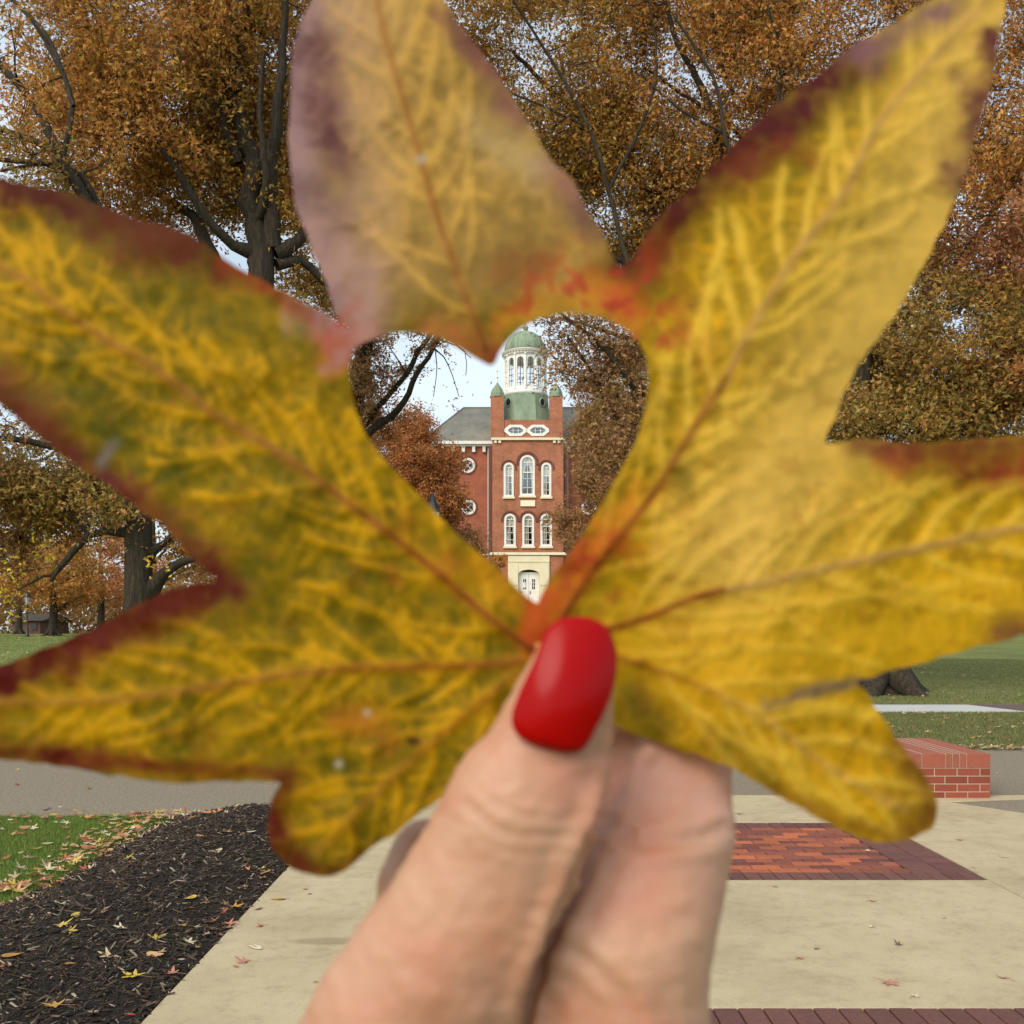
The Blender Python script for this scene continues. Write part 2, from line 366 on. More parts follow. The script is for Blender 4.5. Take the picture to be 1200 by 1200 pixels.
    zone = np.exp(-(dh/60)**2)*np.clip((x-560)/60, 0, 1)*np.clip((460-y)/60, 0, 1)+np.exp(-(((x-725)/45)**2+((y-335)/40)**2))+np.exp(-(((x-690)/50)**2+((y-660)/50)**2))+.8*np.exp(-(((x-400)/30)**2+((y-385)/30)**2))
    f = np.clip((fl-.12)*4, 0, 1)*np.clip(zone, 0, 1)*.85; c = lerp(c, (.42,.045,.02), f)
    sp = np.clip((vnoise(p, 26, 78, 3, .6)-.50)*5, 0, 1)*.3*(y > 420); c = lerp(c, (.28,.10,.01), sp)
    # main ribs
    near = np.exp(-((x-630)**2+(y-740)**2)/260**2)
    red = lerp(np.ones((len(p),1))*np.array([[.36,.15,.03]]), (.27,.06,.010), np.clip(near*1.5, 0, 1))
    red = np.where((x > 850)[:,None], np.array([[.52,.30,.08]]), red)
    f = np.exp(-(dmain/5.0)**2)*.92*np.clip(wi, 0, 1)*np.clip(1.25-.6*tm*(x<850), .3, 1)
    c = c*(1-f[:,None])+red*f[:,None]
    for sx, sy, r_ in ((397,895,5),(430,835,4),(494,186,6)):
        f = np.exp(-(((x-sx)**2+(y-sy)**2)/r_**2)**1.5)*.8; c = lerp(c, (.50,.44,.34), f)
    return np.clip(c, .003, .8)
lY = leafY(lv)
_f = leaf_fields(lv); lY = lY-.00030*np.exp(-(_f[4]/7)**2)-.0002*np.exp(-(_f[5]/5)**2)-.00035*np.exp(-(_f[1]/9)**2)-.00012*np.exp(-(cells(_f[0], 34, 3)/5)**2)
def to3(px, Y): return np.c_[(px[:,0]-600)/F*Y, Y, CAMH+(HOR-px[:,1])/F*Y]
origin = at(630, 757, .140)
leaf = empty('autumn_leaf', origin)
tag(leaf, 'large yellow-green star-shaped autumn leaf with a heart cut out, held up by fingers', 'leaf')
M_leaf = attr_mat('leaf blade', rough=.6, trans=.40, spec=.10, bump=.5, bscale=900, bdist=.0003)
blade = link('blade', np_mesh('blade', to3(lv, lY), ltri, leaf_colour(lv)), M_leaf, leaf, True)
M_vein = noise_mat('leaf vein', [(.3,(.34,.12,.03)),(.7,(.46,.24,.05))], scale=120, rough=.5, bump=.1)
for v, w in VEINS:
    c = np.array(catmull(v, 14)); keep = ~inside(c, lf_hole); c = c[keep]
    Yv = leafY(c); p3 = to3(c, Yv-.0001); n = len(c)
    mb = MB(); mb.tube(p3, [.00034*w*(1-.8*i/n)+.00006 for i in range(n)], 8)
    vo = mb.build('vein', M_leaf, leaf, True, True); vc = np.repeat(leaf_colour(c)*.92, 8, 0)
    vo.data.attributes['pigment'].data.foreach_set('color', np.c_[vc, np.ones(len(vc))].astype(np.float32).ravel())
mb = MB(); st = [(632,752,.1405),(645,800,.1412),(660,870,.1420),(650,960,.1440),(620,1080,.152),(600,1200,.160)]
mb.tube([at(*s) for s in st], [.0009,.0008,.0008,.0008,.0009,.0013], 10); mb.build('stalk', M_vein, leaf, True)

# ------------------------------------------------------------------ THE HAND
def chain_spheres(bm, ch, step=.0022, flat=.86):
    pts = []
    for a, b in zip(ch[:-1], ch[1:]):
        pa, pb = at(*a[:3]), at(*b[:3]); ra, rb = a[3]*a[2]/F, b[3]*b[2]/F
        k = max(2, int((pb-pa).length/step))
        for i in range(k+1):
            t = i/k; ts = t*t*(3-2*t); pts.append((pa.lerp(pb, t), ra*(1-ts)+rb*ts))
    for p, r_ in pts:
        bmesh.ops.create_icosphere(bm, subdivisions=3, radius=r_, matrix=Matrix.Translation(p) @ Matrix.Diagonal((1, flat, 1, 1)))
def remeshed(name, chains, voxel, iters):
    bm = bmesh.new()
    for ch in chains: chain_spheres(bm, ch[0], flat=ch[1])
    me = bpy.data.meshes.new(name); bm.to_mesh(me); bm.free()
    o = bpy.data.objects.new('raw', me); COL.objects.link(o)
    md = o.modifiers.new('r', 'REMESH'); md.mode = 'VOXEL'; md.voxel_size = voxel
    sm = o.modifiers.new('s', 'SMOOTH'); sm.factor = .5; sm.iterations = iters
    out = bpy.data.meshes.new_from_object(o.evaluated_get(bpy.context.evaluated_depsgraph_get()))
    bpy.data.objects.remove(o); return out
CH = [
 ([(680,765,.1290,38),(671,788,.1285,50),(658,832,.1275,61),(637,890,.127,76),(612,950,.127,95),(588,1010,.1275,97),(540,1090,.128,100),(505,1150,.1295,110),(480,1210,.131,122),(462,1290,.133,140),(455,1400,.138,160),(480,1560,.146,190)], .84),
 ([(772,815,.1512,70),(777,870,.1512,77),(778,905,.1505,79),(776,940,.1475,80),(770,1000,.1425,86),(750,1060,.1375,93),(734,1120,.1355,101),(724,1190,.136,108),(718,1280,.139,114),(700,1400,.143,130),(640,1560,.148,180)], .90),
 ([(774,905,.1470,60),(772,940,.1455,62),(762,968,.1445,58)], .9),
 ([(716,1000,.1440,46),(694,1060,.1395,58),(670,1120,.1365,68),(645,1200,.137,82),(630,1290,.144,100)], .8),
 ([(502,1006,.156,46),(496,1040,.154,56),(497,1100,.154,64),(500,1200,.158,74),(530,1330,.162,80),(560,1480,.155,120)], .95),
 ([(630,1130,.178,50),(640,1220,.178,62),(640,1330,.172,72),(620,1480,.160,110)], .95),
 ([(735,1230,.176,48),(730,1310,.174,56),(700,1420,.166,64),(650,1520,.156,100)], .95),
 ([(600,1290,.146,120),(590,1420,.146,170),(580,1600,.148,215),(575,1800,.150,205),(575,2050,.150,190),(580,2500,.150,210),(590,3000,.150,240)], .8)]
hm = remeshed('palm', CH, .00055, 6)
n = len(hm.vertices); co = np.empty(n*3, np.float32); hm.vertices.foreach_get('co', co); co = co.reshape(-1, 3)
nr = np.empty(n*3, np.float32); hm.vertices.foreach_get('normal', nr); nr = nr.reshape(-1, 3)
pp = np.c_[600+co[:,0]/co[:,1]*F, HOR-(co[:,2]-CAMH)/co[:,1]*F]; front = nr[:,1] < .35
disp = np.zeros(n)
CR = [([(560,925),(600,950),(650,962),(700,955)], 5, .30), ([(545,945),(590,975),(650,985),(692,975)], 5.5, .35), ([(560,985),(610,1003),(670,1000)], 4.5, .22), ([(535,962),(560,972)], 4, .2), ([(600,935),(660,940)], 4, .16),
      ([(600,960),(640,972)], 3.5, .15),
      ([(742,868),(726,915),(706,965),(684,1015),(662,1065),(642,1110),(622,1170),(612,1215)], 8, 3.4), ([(712,968),(745,990),(800,985),(840,975)], 8, 1.6), ([(705,1000),(740,1008)], 5, .2),
      ([(648,1100),(690,1125),(730,1160),(745,1200)], 8, 1.0), ([(655,1060),(720,1085)], 6, .25), ([(640,1130),(655,1200)], 8, .35), ([(690,1060),(760,1090),(800,1080)], 10, .3), ([(770,1130),(790,1200)], 8, .3),
      ([(470,1130),(520,1150),(540,1190)], 10, .18), ([(600,870),(625,888),(660,896),(700,884)], 6, .25)]
wpp = pp+np.c_[vnoise(pp, 24, 41, 3), vnoise(pp, 24, 42, 3)]*3
for pts, w, s in CR:
    d, t = seg_dist(wpp, pts); disp -= np.exp(-(d/w)**2)*s*.00024*front*np.sin(np.clip(t, .03, .97)*math.pi)**.5
    disp += np.exp(-((d-w*2.2)/w/1.3)**2)*s*.0003*front
disp += .00010*vnoise(pp, 16, 43, 3)*front+.0005*vnoise(pp, 130, 44, 2)
co2 = co+nr*disp[:,None]
# skin pigment
sk = np.ones((n,3))*np.array([[.47,.25,.155]])
rd = vnoise(pp, 70, 51, 4); rd2 = vnoise(pp, 12, 52, 3)
sk = lerp(sk, (.46,.20,.12), np.clip(.35+.45*rd, 0, 1)); sk = lerp(sk, (.52,.32,.205), np.clip(.25-.4*rd+.1*rd2, 0, .7))
for (bx, by, br, col, s) in ((660,900,45,(.50,.20,.13),.45),(580,1110,70,(.60,.24,.15),.35),(760,910,50,(.66,.27,.20),.45),(850,950,40,(.68,.30,.22),.4),(430,1150,70,(.52,.26,.19),.3),(735,1050,60,(.62,.26,.18),.3)):
    sk = lerp(sk, col, np.exp(-((pp[:,0]-bx)**2+(pp[:,1]-by)**2)/br**2)*s)
hf = np.empty(len(hm.polygons)*0+0)
hm.vertices.foreach_set('co', co2.astype(np.float32).ravel()); hm.update()
a_ = hm.attributes.new('pigment', 'FLOAT_COLOR', 'POINT'); a_.data.foreach_set('color', np.c_[sk, np.ones(n)].astype(np.float32).ravel())
M_skin = attr_mat('skin', rough=.5, spec=.4, bump=.35, bscale=1400, bdist=.0002)
sb = M_skin.node_tree.nodes['Principled BSDF']; sb.inputs['Subsurface Weight'].default_value = .25
sb.inputs['Subsurface Radius'].default_value = (1, .35, .2); sb.inputs['Subsurface Scale'].default_value = .003
hand = empty('hand', at(580, 1800, .150)); tag(hand, 'bare hand with a red painted thumbnail pinching the heart-cut leaf', 'hand')
hm.materials.clear(); link('skin', hm, M_skin, hand, True)
# thumbnail: curved shell over the top of the thumb
nail_o = [(676,722),(655,727),(640,742),(628,775),(612,810),(603,836),(603,852),(612,866),(628,875),(650,881),(668,882),(682,876),(697,850),(712,815),(719,785),(718,755),(708,733),(692,724)]
no_ = np.array(catmull(nail_o, 6, True)); no_ = no_+(np.array([.965,.26])*((no_-np.array([655.,805.]))@np.array([.965,.26]))[:,None])*.07; A0, A1 = np.array((643., 880.)), np.array((682., 722.)); ax = (A1-A0)/np.linalg.norm(A1-A0); pe = np.array((ax[1], -ax[0]))
rings = 12; cn = no_.mean(0); nv = [tuple(cn)]
for k in range(1, rings+1): nv += [tuple(cn+(q-cn)*k/rings) for q in no_]
nv = np.array(nv); m_ = len(no_)
def nailY(q):
    u = (q-A0)@pe; t = np.clip(((q-A0)@ax)/np.linalg.norm(A1-A0), 0, 1); w = 66
    base = .127-.0074
    return base-.0004+.0036*(np.abs(u+2)/w)**2.2+.0034*t**2*1.0-.0010*np.sin(t*math.pi)+.0012*np.clip((.05-t)/.05, 0, 1)
ny = nailY(nv); front_v = to3(nv, ny); back_v = to3(nv, ny+.0011)
fs = []
for sgn, off in ((1, 0), (-1, len(nv))):
    for j in range(m_):
        a, b = 1+j, 1+(j+1) % m_; f = (0, b, a); fs.append(tuple(off+i for i in (f if sgn > 0 else f[::-1])))
    for k in range(rings-1):
        for j in range(m_):
            a, b = 1+k*m_+j, 1+k*m_+(j+1) % m_; c_, d_ = a+m_, b+m_
            f = (a, b, d_, c_); fs.append(tuple(off+i for i in (f if sgn > 0 else f[::-1])))
for j in range(m_):
    a, b = 1+(rings-1)*m_+j, 1+(rings-1)*m_+(j+1) % m_; fs.append((a, b, b+len(nv), a+len(nv)))
nme = bpy.data.meshes.new('fingernail'); nme.from_pydata([tuple(v) for v in np.vstack([front_v, back_v])], [], fs); nme.update()
M_nail = mat('red nail polish', (.32,.0005,.0008), .24, .13); M_nail.node_tree.nodes['Principled BSDF'].inputs['Coat Weight'].default_value = .05
M_nail.node_tree.nodes['Principled BSDF'].inputs['Coat Roughness'].default_value = .18
tag(link('fingernail', nme, M_nail, hand, True), 'glossy red painted thumbnail')
mb = MB(); mb.tube([at(583,2450,.150), at(585,2700,.150), at(590,3100,.150), at(600,4300,.150)], [.031,.034,.037,.045], 32); mb.build('sleeve', noise_mat('dark knit', [(.3,(.03,.03,.035)),(.7,(.06,.06,.07))], scale=300), hand, True)

# ------------------------------------------------------------------ GROUND
def lawn_material():
    m = mat('lawn', rough=.9, spec=.2); b = m.node_tree.nodes['Principled BSDF']; tc = N(m, 'ShaderNodeTexCoord')
    def nz(s, d=6, r=.65):
        n = N(m, 'ShaderNodeTexNoise'); n.inputs['Scale'].default_value = s; n.inputs['Detail'].default_value = d; n.inputs['Roughness'].default_value = r
        L(m, tc.outputs['Object'], n.inputs['Vector']); return n.outputs[0]
    a = ramp(m, nz(18), [(.3,(.085,.115,.028)),(.5,(.15,.18,.05)),(.72,(.28,.24,.10))])
    c = ramp(m, nz(.35), [(.35,(.8,.8,.8)),(.65,(1.25,1.2,1.0))])
    mx = N(m, 'ShaderNodeMix', data_type='RGBA', blend_type='MULTIPLY'); mx.inputs[0].default_value = 1
    L(m, a.outputs[0], mx.inputs[6]); L(m, c.outputs[0], mx.inputs[7]); L(m, mx.outputs[2], b.inputs['Base Color'])
    bp = N(m, 'ShaderNodeBump'); bp.inputs['Strength'].default_value = .8; bp.inputs['Distance'].default_value = .03; L(m, nz(60), bp.inputs['Height']); L(m, bp.outputs[0], b.inputs['Normal'])
    return m
ys = [-20,-5,0,5,10,15,20,24]+list(range(27, 90, 3))+[100,130,200,400,900]; xs = [-900,-400,-200,-100,-60,-40,-20,-10,0,10,20,40,60,100,200,400,900]
gv = [(x, y, tz(y)) for y in ys for x in xs]; w_ = len(xs)
gf = [(j*w_+i, j*w_+i+1, (j+1)*w_+i+1, (j+1)*w_+i) for j in range(len(ys)-1) for i in range(w_-1)]
me = bpy.data.meshes.new('ground'); me.from_pydata(gv, [], gf); me.update()
tag(link('ground', me, lawn_material(), None, True), kind='structure')
M_asph = noise_mat('asphalt', [(.28,(.11,.085,.055)),(.5,(.22,.18,.125)),(.70,(.37,.31,.22))], scale=38, rough=.85, bump=.6, bscale=160, dist=.006, rgh=.8)
mb = MB(); rd_ = [(-60,8.9),(-3,8.78),(3.6,8.75),(3.9,9.3),(60,9.0)]
mb.add([(x, y, .004) for x, y in rd_]+[(60,13.5,.004),(-60,14.2,.004)], [tuple(range(7))]); tag(mb.build('road', M_asph), kind='structure')
mb = MB(); mb.add([(4.42,8.86,.0035),(9.5,1.5,.0035),(30,1.5,.0035),(30,9.7,.0035),(3.5,9.7,.0035)], [(0,1,2,3,4)]); tag(mb.build('side_road', M_asph), kind='structure')
# concrete
def concrete():
    m = mat('concrete', rough=.82, spec=.3); b = m.node_tree.nodes['Principled BSDF']; tc = N(m, 'ShaderNodeTexCoord')
    def nz(s, d=6, r=.6):
        n = N(m, 'ShaderNodeTexNoise'); n.inputs['Scale'].default_value = s; n.inputs['Detail'].default_value = d; n.inputs['Roughness'].default_value = r
        L(m, tc.outputs['Object'], n.inputs['Vector']); return n.outputs[0]
    def mul(a, c):
        mx = N(m, 'ShaderNodeMix', data_type='RGBA', blend_type='MULTIPLY'); mx.inputs[0].default_value = 1
        L(m, a, mx.inputs[6]); L(m, c, mx.inputs[7]); return mx.outputs[2]
    a = ramp(m, nz(1.3, 8), [(.3,(.38,.30,.18)),(.5,(.46,.37,.225)),(.75,(.52,.43,.27))])
    g = ramp(m, nz(170, 4, .8), [(.30,(.80,.80,.80)),(.5,(1,1,1)),(.75,(1.10,1.10,1.10))])
    g2 = ramp(m, nz(7, 9, .8), [(.33,(.80,.78,.74)),(.5,(1,1,1)),(.7,(1.05,1.05,1.04))])
    c = mul(mul(a.outputs[0], g.outputs[0]), g2.outputs[0])
    # damp stain at (-.95, 5.2)
    mp = N(m, 'ShaderNodeMapping'); mp.inputs['Location'].default_value = (.90, -5.22, 0); mp.vector_type = 'POINT'
    L(m, tc.outputs['Object'], mp.inputs[0])
    sc = N(m, 'ShaderNodeVectorMath', operation='MULTIPLY'); sc.inputs[1].default_value = (3.6, 15, 0); L(m, mp.outputs[0], sc.inputs[0])
    nn = N(m, 'ShaderNodeTexNoise'); nn.inputs['Scale'].default_value = 4; L(m, tc.outputs['Object'], nn.inputs['Vector'])
    ad = N(m, 'ShaderNodeVectorMath', operation='ADD'); L(m, sc.outputs[0], ad.inputs[0]); L(m, nn.outputs['Color'], ad.inputs[1])
    sb_ = N(m, 'ShaderNodeVectorMath', operation='SUBTRACT'); sb_.inputs[1].default_value = (.5,.5,.5); L(m, ad.outputs[0], sb_.inputs[0])
    ln = N(m, 'ShaderNodeVectorMath', operation='LENGTH'); L(m, sb_.outputs[0], ln.inputs[0])
    rr = ramp(m, ln.outputs['Value'], [(.6,(.74,.73,.70)),(1.0,(1,1,1))]); c = mul(c, rr.outputs[0])
    L(m, c, b.inputs['Base Color'])
    bp = N(m, 'ShaderNodeBump'); bp.inputs['Strength'].default_value = .35; bp.inputs['Distance'].default_value = .004; L(m, nz(120), bp.inputs['Height']); L(m, bp.outputs[0], b.inputs['Normal'])
    return m
M_con = concrete(); J = .011
EX0 = -1.497; YE = 9.82; IX0, IX1, IY0, IY1 = 0.0, 3.02, 6.50, 8.42
pv = MB()
def slab(poly, z=.014):
    n = len(poly); c = Vector((sum(p[0] for p in poly)/n, sum(p[1] for p in poly)/n))
    ins = []
    for i in range(n):
        p = Vector(poly[i]); a = (Vector(poly[i-1])-p).normalized(); b = (Vector(poly[(i+1) % n])-p).normalized()
        bi = (a+b).normalized()*.003; ins.append(p+bi)
    pv.add([(p[0], p[1], -.05) for p in poly]+[(p[0], p[1], z-.004) for p in poly]+[(p[0], p[1], z) for p in ins],
           [(i, (i+1) % n, n+(i+1) % n, n+i) for i in range(n)]+[(n+i, n+(i+1) % n, 2*n+(i+1) % n, 2*n+i) for i in range(n)]+[tuple(range(2*n, 3*n))])
slab([(EX0,3.2),(-J,3.2),(-J,IY0-J),(EX0,IY0-J)]); slab([(0,4.30),(IX1,4.30),(IX1,IY0-J),(0,IY0-J)])
slab([(IX1+J,4.30),(7.57,4.30),(6.02,6.55-J),(IX1+J,IY0-J)]); slab([(IX1+J,IY0),(6.02,6.55),(4.42,8.86),(4.05,9.4),(3.85,IY1),(IX1+J,IY1)][:4]+[(4.0,9.45),(IX1+J,9.45)])
slab([(EX0,IY0),(IX0-J,IY0),(IX0-J,IY1),(EX0,IY1)]); slab([(EX0,IY1+J),(IX1,IY1+J),(IX1,YE),(EX0,YE)])
slab([(IX1+J,9.457),(4.0,9.457),(5.0,9.66),(5.0,YE),(IX1+J,YE)])
slab([(0,.5),(7.2,.5),(7.2,3.9-J),(0,3.9-J)]); slab([(EX0,.5),(-J,.5),(-J,3.2-J),(EX0,3.2-J)])
tag(pv.build('pavement', M_con), kind='structure')
mb = MB(); mb.add([(EX0+.02,.6,.002),(7.0,.6,.002),(6.8,4.4,.002),(3.9,9.5,.002),(EX0+.02,9.7,.002)], [(0,1,2,3,4)]); tag(mb.build('pavement_joint_bed', mat('joint dirt', (.05,.042,.03), .95)), kind='structure')
M_pav = attr_mat('clay paver', rough=.8, spec=.25, bump=.5, bscale=90, bdist=.004, mult=(45, .72, 1.15))
pb = MB(); br = random.Random(5)
def pcol(kind):
    if kind == 'edge': b = (.145,.062,.050)
    else: b = br.choice([(.43,.125,.055),(.40,.115,.05),(.26,.08,.045),(.19,.062,.045),(.25,.08,.05),(.30,.09,.05),(.16,.06,.048)])
    k = br.uniform(.85, 1.15); return tuple(x*k for x in b)
g = .004
x = IX0
while x < IX1-.05: pb.bbox(x+g, min(x+.10, IX1)-g, IY0+g, IY0+.2-g, 0, .013+br.uniform(0,.002), .003, pcol('edge')); pb.bbox(x+g, min(x+.10, IX1)-g, IY1-.2+g, IY1-g, 0, .013+br.uniform(0,.002), .003, pcol('edge')); x += .10
y = IY0+.2
while y < IY1-.21: pb.bbox(IX1-.4+g, IX1-.2-g, y+g, y+.1-g, 0, .013+br.uniform(0,.002), .003, pcol('edge')); pb.bbox(IX1-.2+g, IX1-g, y+g, y+.1-g, 0, .013+br.uniform(0,.002), .003, pcol('edge')); y += .1
y = IY0+.2; row = 0
while y < IY1-.29:
    x = IX0+(0 if row % 2 else -.1)
    while x < IX1-.42:
        x0, x1 = max(x, IX0), min(x+.2, IX1-.4)
        if x1-x0 > .03: pb.bbox(x0+g, x1-g, y+g, min(y+.1, IY1-.2)-g, 0, .013+br.uniform(0,.003), .003, pcol('in'))
        x += .2
    y += .1; row += 1
tag(pb.build('brick_paving', M_pav, pigment=True), kind='structure')
pb = MB(); x = 0
while x < 7.0:
    pb.bbox(x+g, x+.105-g, 4.09, 4.293, 0, .013+br.uniform(0,.002), .003, pcol('edge')); pb.bbox(x+g, x+.105-g, 3.9, 4.085, 0, .013, .003, pcol('edge')); x += .105
tag(pb.build('brick_paving_band', M_pav, pigment=True), kind='structure')
# far footpath on the right
mb = MB(); mb.add([(3,19.7,.006),(60,19.7,.006),(60,21.8,.006),(3,21.8,.006)], [(0,1,2,3)]); tag(mb.build('far_footpath', noise_mat('pale concrete', [(.3,(.42,.42,.40)),(.7,(.55,.55,.53))], scale=3, rough=.8, bump=.1)), kind='structure')
mb = MB(); mb.add([(9.7,21.8,.010),(10.1,19.7,.010),(14,19.7,.010),(14,21.8,.010)], [(0,1,2,3)]); tag(mb.build('far_paving', mat('dark paving', (.12,.07,.06), .8)), kind='structure')

# mulch bed
bed = [(-1.50,2.7),(-1.50,9.0),(-1.9,9.15),(-2.35,9.15)]+[tuple(gp(px, py)[:2]) for px, py in ((202,960),(150,985),(90,1022),(34,1050),(0,1063),(-120,1100))]+[(-3.9,2.7)]
bedp = np.array(bed)
xx, yy = np.meshgrid(np.arange(-4.6, -1.48, .035), np.arange(3.5, 9.25, .035)); q = np.c_[xx.ravel(), yy.ravel()]
def mulch_h(q):
    d = seg_dist(q, np.vstack([bedp, bedp[:1]]))[0]; ins_ = inside(q, bedp)
    return np.where(ins_, .15*(1-np.exp(-(d/.45)**1.2))+.012*vnoise(q, .12, 61, 3)*np.clip(d/.1, 0, 1)+.008, -.03)
hz = mulch_h(q); nxx = xx.shape[1]; nyy = xx.shape[0]
fa = np.array([(j*nxx+i, j*nxx+i+1, (j+1)*nxx+i+1, (j+1)*nxx+i) for j in range(nyy-1) for i in range(nxx-1)])
mv = np.c_[q, hz]; cq = rng.uniform((-4.6, 3.6), (-1.44, 9.2), (60000, 2)); cq = cq[inside(cq, bedp) | ((seg_dist(cq, [(-1.5,4.3),(-1.5,9.0)])[0] < .03) & (rng.random(len(cq)) < .15))]
def chips(cq, z, lmin, lmax, wmin, wmax, cols, tilt=.35):
    n = len(cq); a = rng.uniform(0, math.pi*2, n); ti = rng.uniform(-tilt, tilt, n); l = rng.uniform(lmin, lmax, n); w = rng.uniform(wmin, wmax, n); t = w*.35
    ux = np.c_[np.cos(a)*np.cos(ti), np.sin(a)*np.cos(ti), np.sin(ti)]; vx = np.c_[-np.sin(a), np.cos(a), np.zeros(n)]; nx = np.cross(ux, vx)
    c = np.c_[cq, z+.004]; V = []
    for sx, sy, sz in ((-1,-1,-1),(1,-.6,-1),(1,.6,-1),(-1,1,-1),(-1,-.7,1),(.9,-.5,1),(.8,.5,1),(-.9,.7,1)):
        V.append(c+ux*(l*sx/2)[:,None]+vx*(w*sy/2)[:,None]+nx*(t*sz/2)[:,None])
    V = np.stack(V, 1).reshape(-1, 3); base = (np.arange(n)*8)[:,None,None]
    fc = np.array([(0,3,2,1),(4,5,6,7),(0,1,5,4),(1,2,6,5),(2,3,7,6),(3,0,4,7)])[None]+base
    C = np.repeat(np.array(cols)[rng.integers(0, len(cols), n)]*rng.uniform(.7, 1.3, (n, 1)), 8, 0)
    return V, fc.reshape(-1, 4), C
dark = [(.024,.016,.010)]*7+[(.045,.029,.018)]*6+[(.085,.058,.036)]*3+[(.16,.115,.075)]+[(.30,.24,.17)]
cz = mulch_h(cq); k1 = rng.random(len(cq)) < .8
A_ = chips(cq[k1], cz[k1], .010, .045, .002, .008, dark); B_ = chips(cq[~k1], cz[~k1]+.003, .03, .085, .006, .016, dark, .6)
cV = np.vstack([A_[0], B_[0]]); cF = np.vstack([A_[1], B_[1]+len(A_[0])]); cC = np.vstack([A_[2], B_[2]])
MV = np.vstack([mv, cV]); MF = np.vstack([fa, cF+len(mv)]); MC = np.vstack([np.ones((len(mv),3))*np.array([[.020,.014,.010]]), cC])
tag(link('mulch', np_mesh('mulch', MV, MF, MC), attr_mat('bark mulch', rough=.85, spec=.3)), 'mound of dark shredded bark mulch along the pavement edge', 'mulch', kind='stuff')

# grass
def grass(name, q, h, w, z=0, cols=((.11,.19,.025),(.15,.25,.035),(.20,.28,.05),(.25,.27,.08)), m=None):
    n = len(q); a = rng.uniform(0, math.pi*2, n); hh = rng.uniform(.5, 1, n)*h; le = rng.uniform(.2, .8, n)*h
    dx = np.c_[np.cos(a), np.sin(a), np.zeros(n)]; b = rng.uniform(0, math.pi*2, n); ld = np.c_[np.cos(b), np.sin(b), np.zeros(n)]
    c = np.c_[q, np.zeros(n)+z]; V = np.stack([c-dx*w/2, c+dx*w/2, c+ld*le[:,None]+np.c_[np.zeros((n,2)), hh]], 1).reshape(-1, 3)
    Fc = np.arange(n*3).reshape(-1, 3); C = np.repeat(np.array(cols)[rng.integers(0, len(cols), n)]*rng.uniform(.75, 1.25, (n,1)), 3, 0)
    return link(name, np_mesh(name, V, Fc, C), m)
M_grass = attr_mat('grass blades', rough=.6, trans=.3, spec=.3)
q = rng.uniform((-7, 5.4), (-2.2, 8.85), (160000, 2)); q = q[~inside(q, bedp)]; q = q[q[:,1] < 8.76+.1*vnoise(q, .3, 9, 2)]
tag(grass('grass', q, .05, .006, m=M_grass), 'short green grass strip between the mulch bed and the road', 'grass', kind='stuff')
q = rng.uniform((3.5, 13.6), (13.5, 19.65), (120000, 2)); q2 = rng.uniform((5, 21.9), (22, 45), (120000, 2))
tag(grass('grass', np.vstack([q, q2]), .06, .014, z=np.r_[np.zeros(len(q)), np.array([tz(y) for y in q2[:,1]])], cols=((.12,.155,.045),(.16,.19,.055),(.22,.22,.08),(.30,.25,.12)), m=M_grass), 'worn green lawn on both sides of the far footpath', 'grass', kind='stuff')
q = rng.uniform((-60, 30), (-10, 84), (90000, 2))
tag(grass('grass', q, .07, .03, z=np.array([tz(y) for y in q[:,1]]), cols=((.14,.21,.04),(.17,.25,.05),(.21,.26,.07)), m=M_grass), 'bright green lawn far away under the left trees', 'grass', kind='stuff')

# fallen leaves
def star_leaf(size, lobes=5, curl=.3, seed=0, simple=False):
    r_ = random.Random(seed); pts = []
    if simple:
        ring = [(math.cos(a)*.5*size, math.sin(a)*.22*size*(1-.3*math.cos(a))) for a in [2*math.pi*i/14 for i in range(14)]]
    else:
        ring = []
        for i in range(lobes):
            a = R(-115+230*i/(lobes-1)+r_.uniform(-6, 6)); ln = size*(.5+.12*math.cos(a))*r_.uniform(.85, 1.1)
            for da, k in ((-.30,.50),(-.13,.78),(0,1),(.13,.78),(.30,.50)): ring.append((math.cos(a+da)*ln*k, math.sin(a+da)*ln*k))
            ring.append((math.cos(a+R(115/(lobes-1)))*size*.16, math.sin(a+R(115/(lobes-1)))*size*.16))
    ph = r_.uniform(0, 6.28)
    def z(x, y): d2 = (x*x+y*y)/size**2; return curl*size*d2*(1+.9*math.sin(2*math.atan2(y, x)+ph))+.004
    vs = [(0,0,z(0,0))]+[(x*.5,y*.5,z(x*.5,y*.5)) for x, y in ring]+[(x,y,z(x,y)) for x, y in ring]; n = len(ring)
    fs = [(0,1+i,1+(i+1) % n) for i in range(n)]+[(1+i,1+n+i,1+n+(i+1) % n,1+(i+1) % n) for i in range(n)]
    return vs, fs
def leafmat(c): return noise_mat('dry leaf', [(.3, tuple(x*.7 for x in c)), (.7, tuple(min(1,x*1.15) for x in c))], scale=60, rough=.6, bump=.2)
LM = {'yellow': leafmat((.60,.42,.06)), 'gold': leafmat((.50,.27,.05)), 'red': leafmat((.38,.07,.045)), 'pink': leafmat((.50,.20,.14)), 'tan': leafmat((.48,.34,.20)), 'pale': leafmat((.66,.58,.40)), 'brown': leafmat((.16,.07,.045)), 'olive': leafmat((.20,.20,.09))}
M_stalk = mat('leaf stalk', (.30,.16,.08), .6)
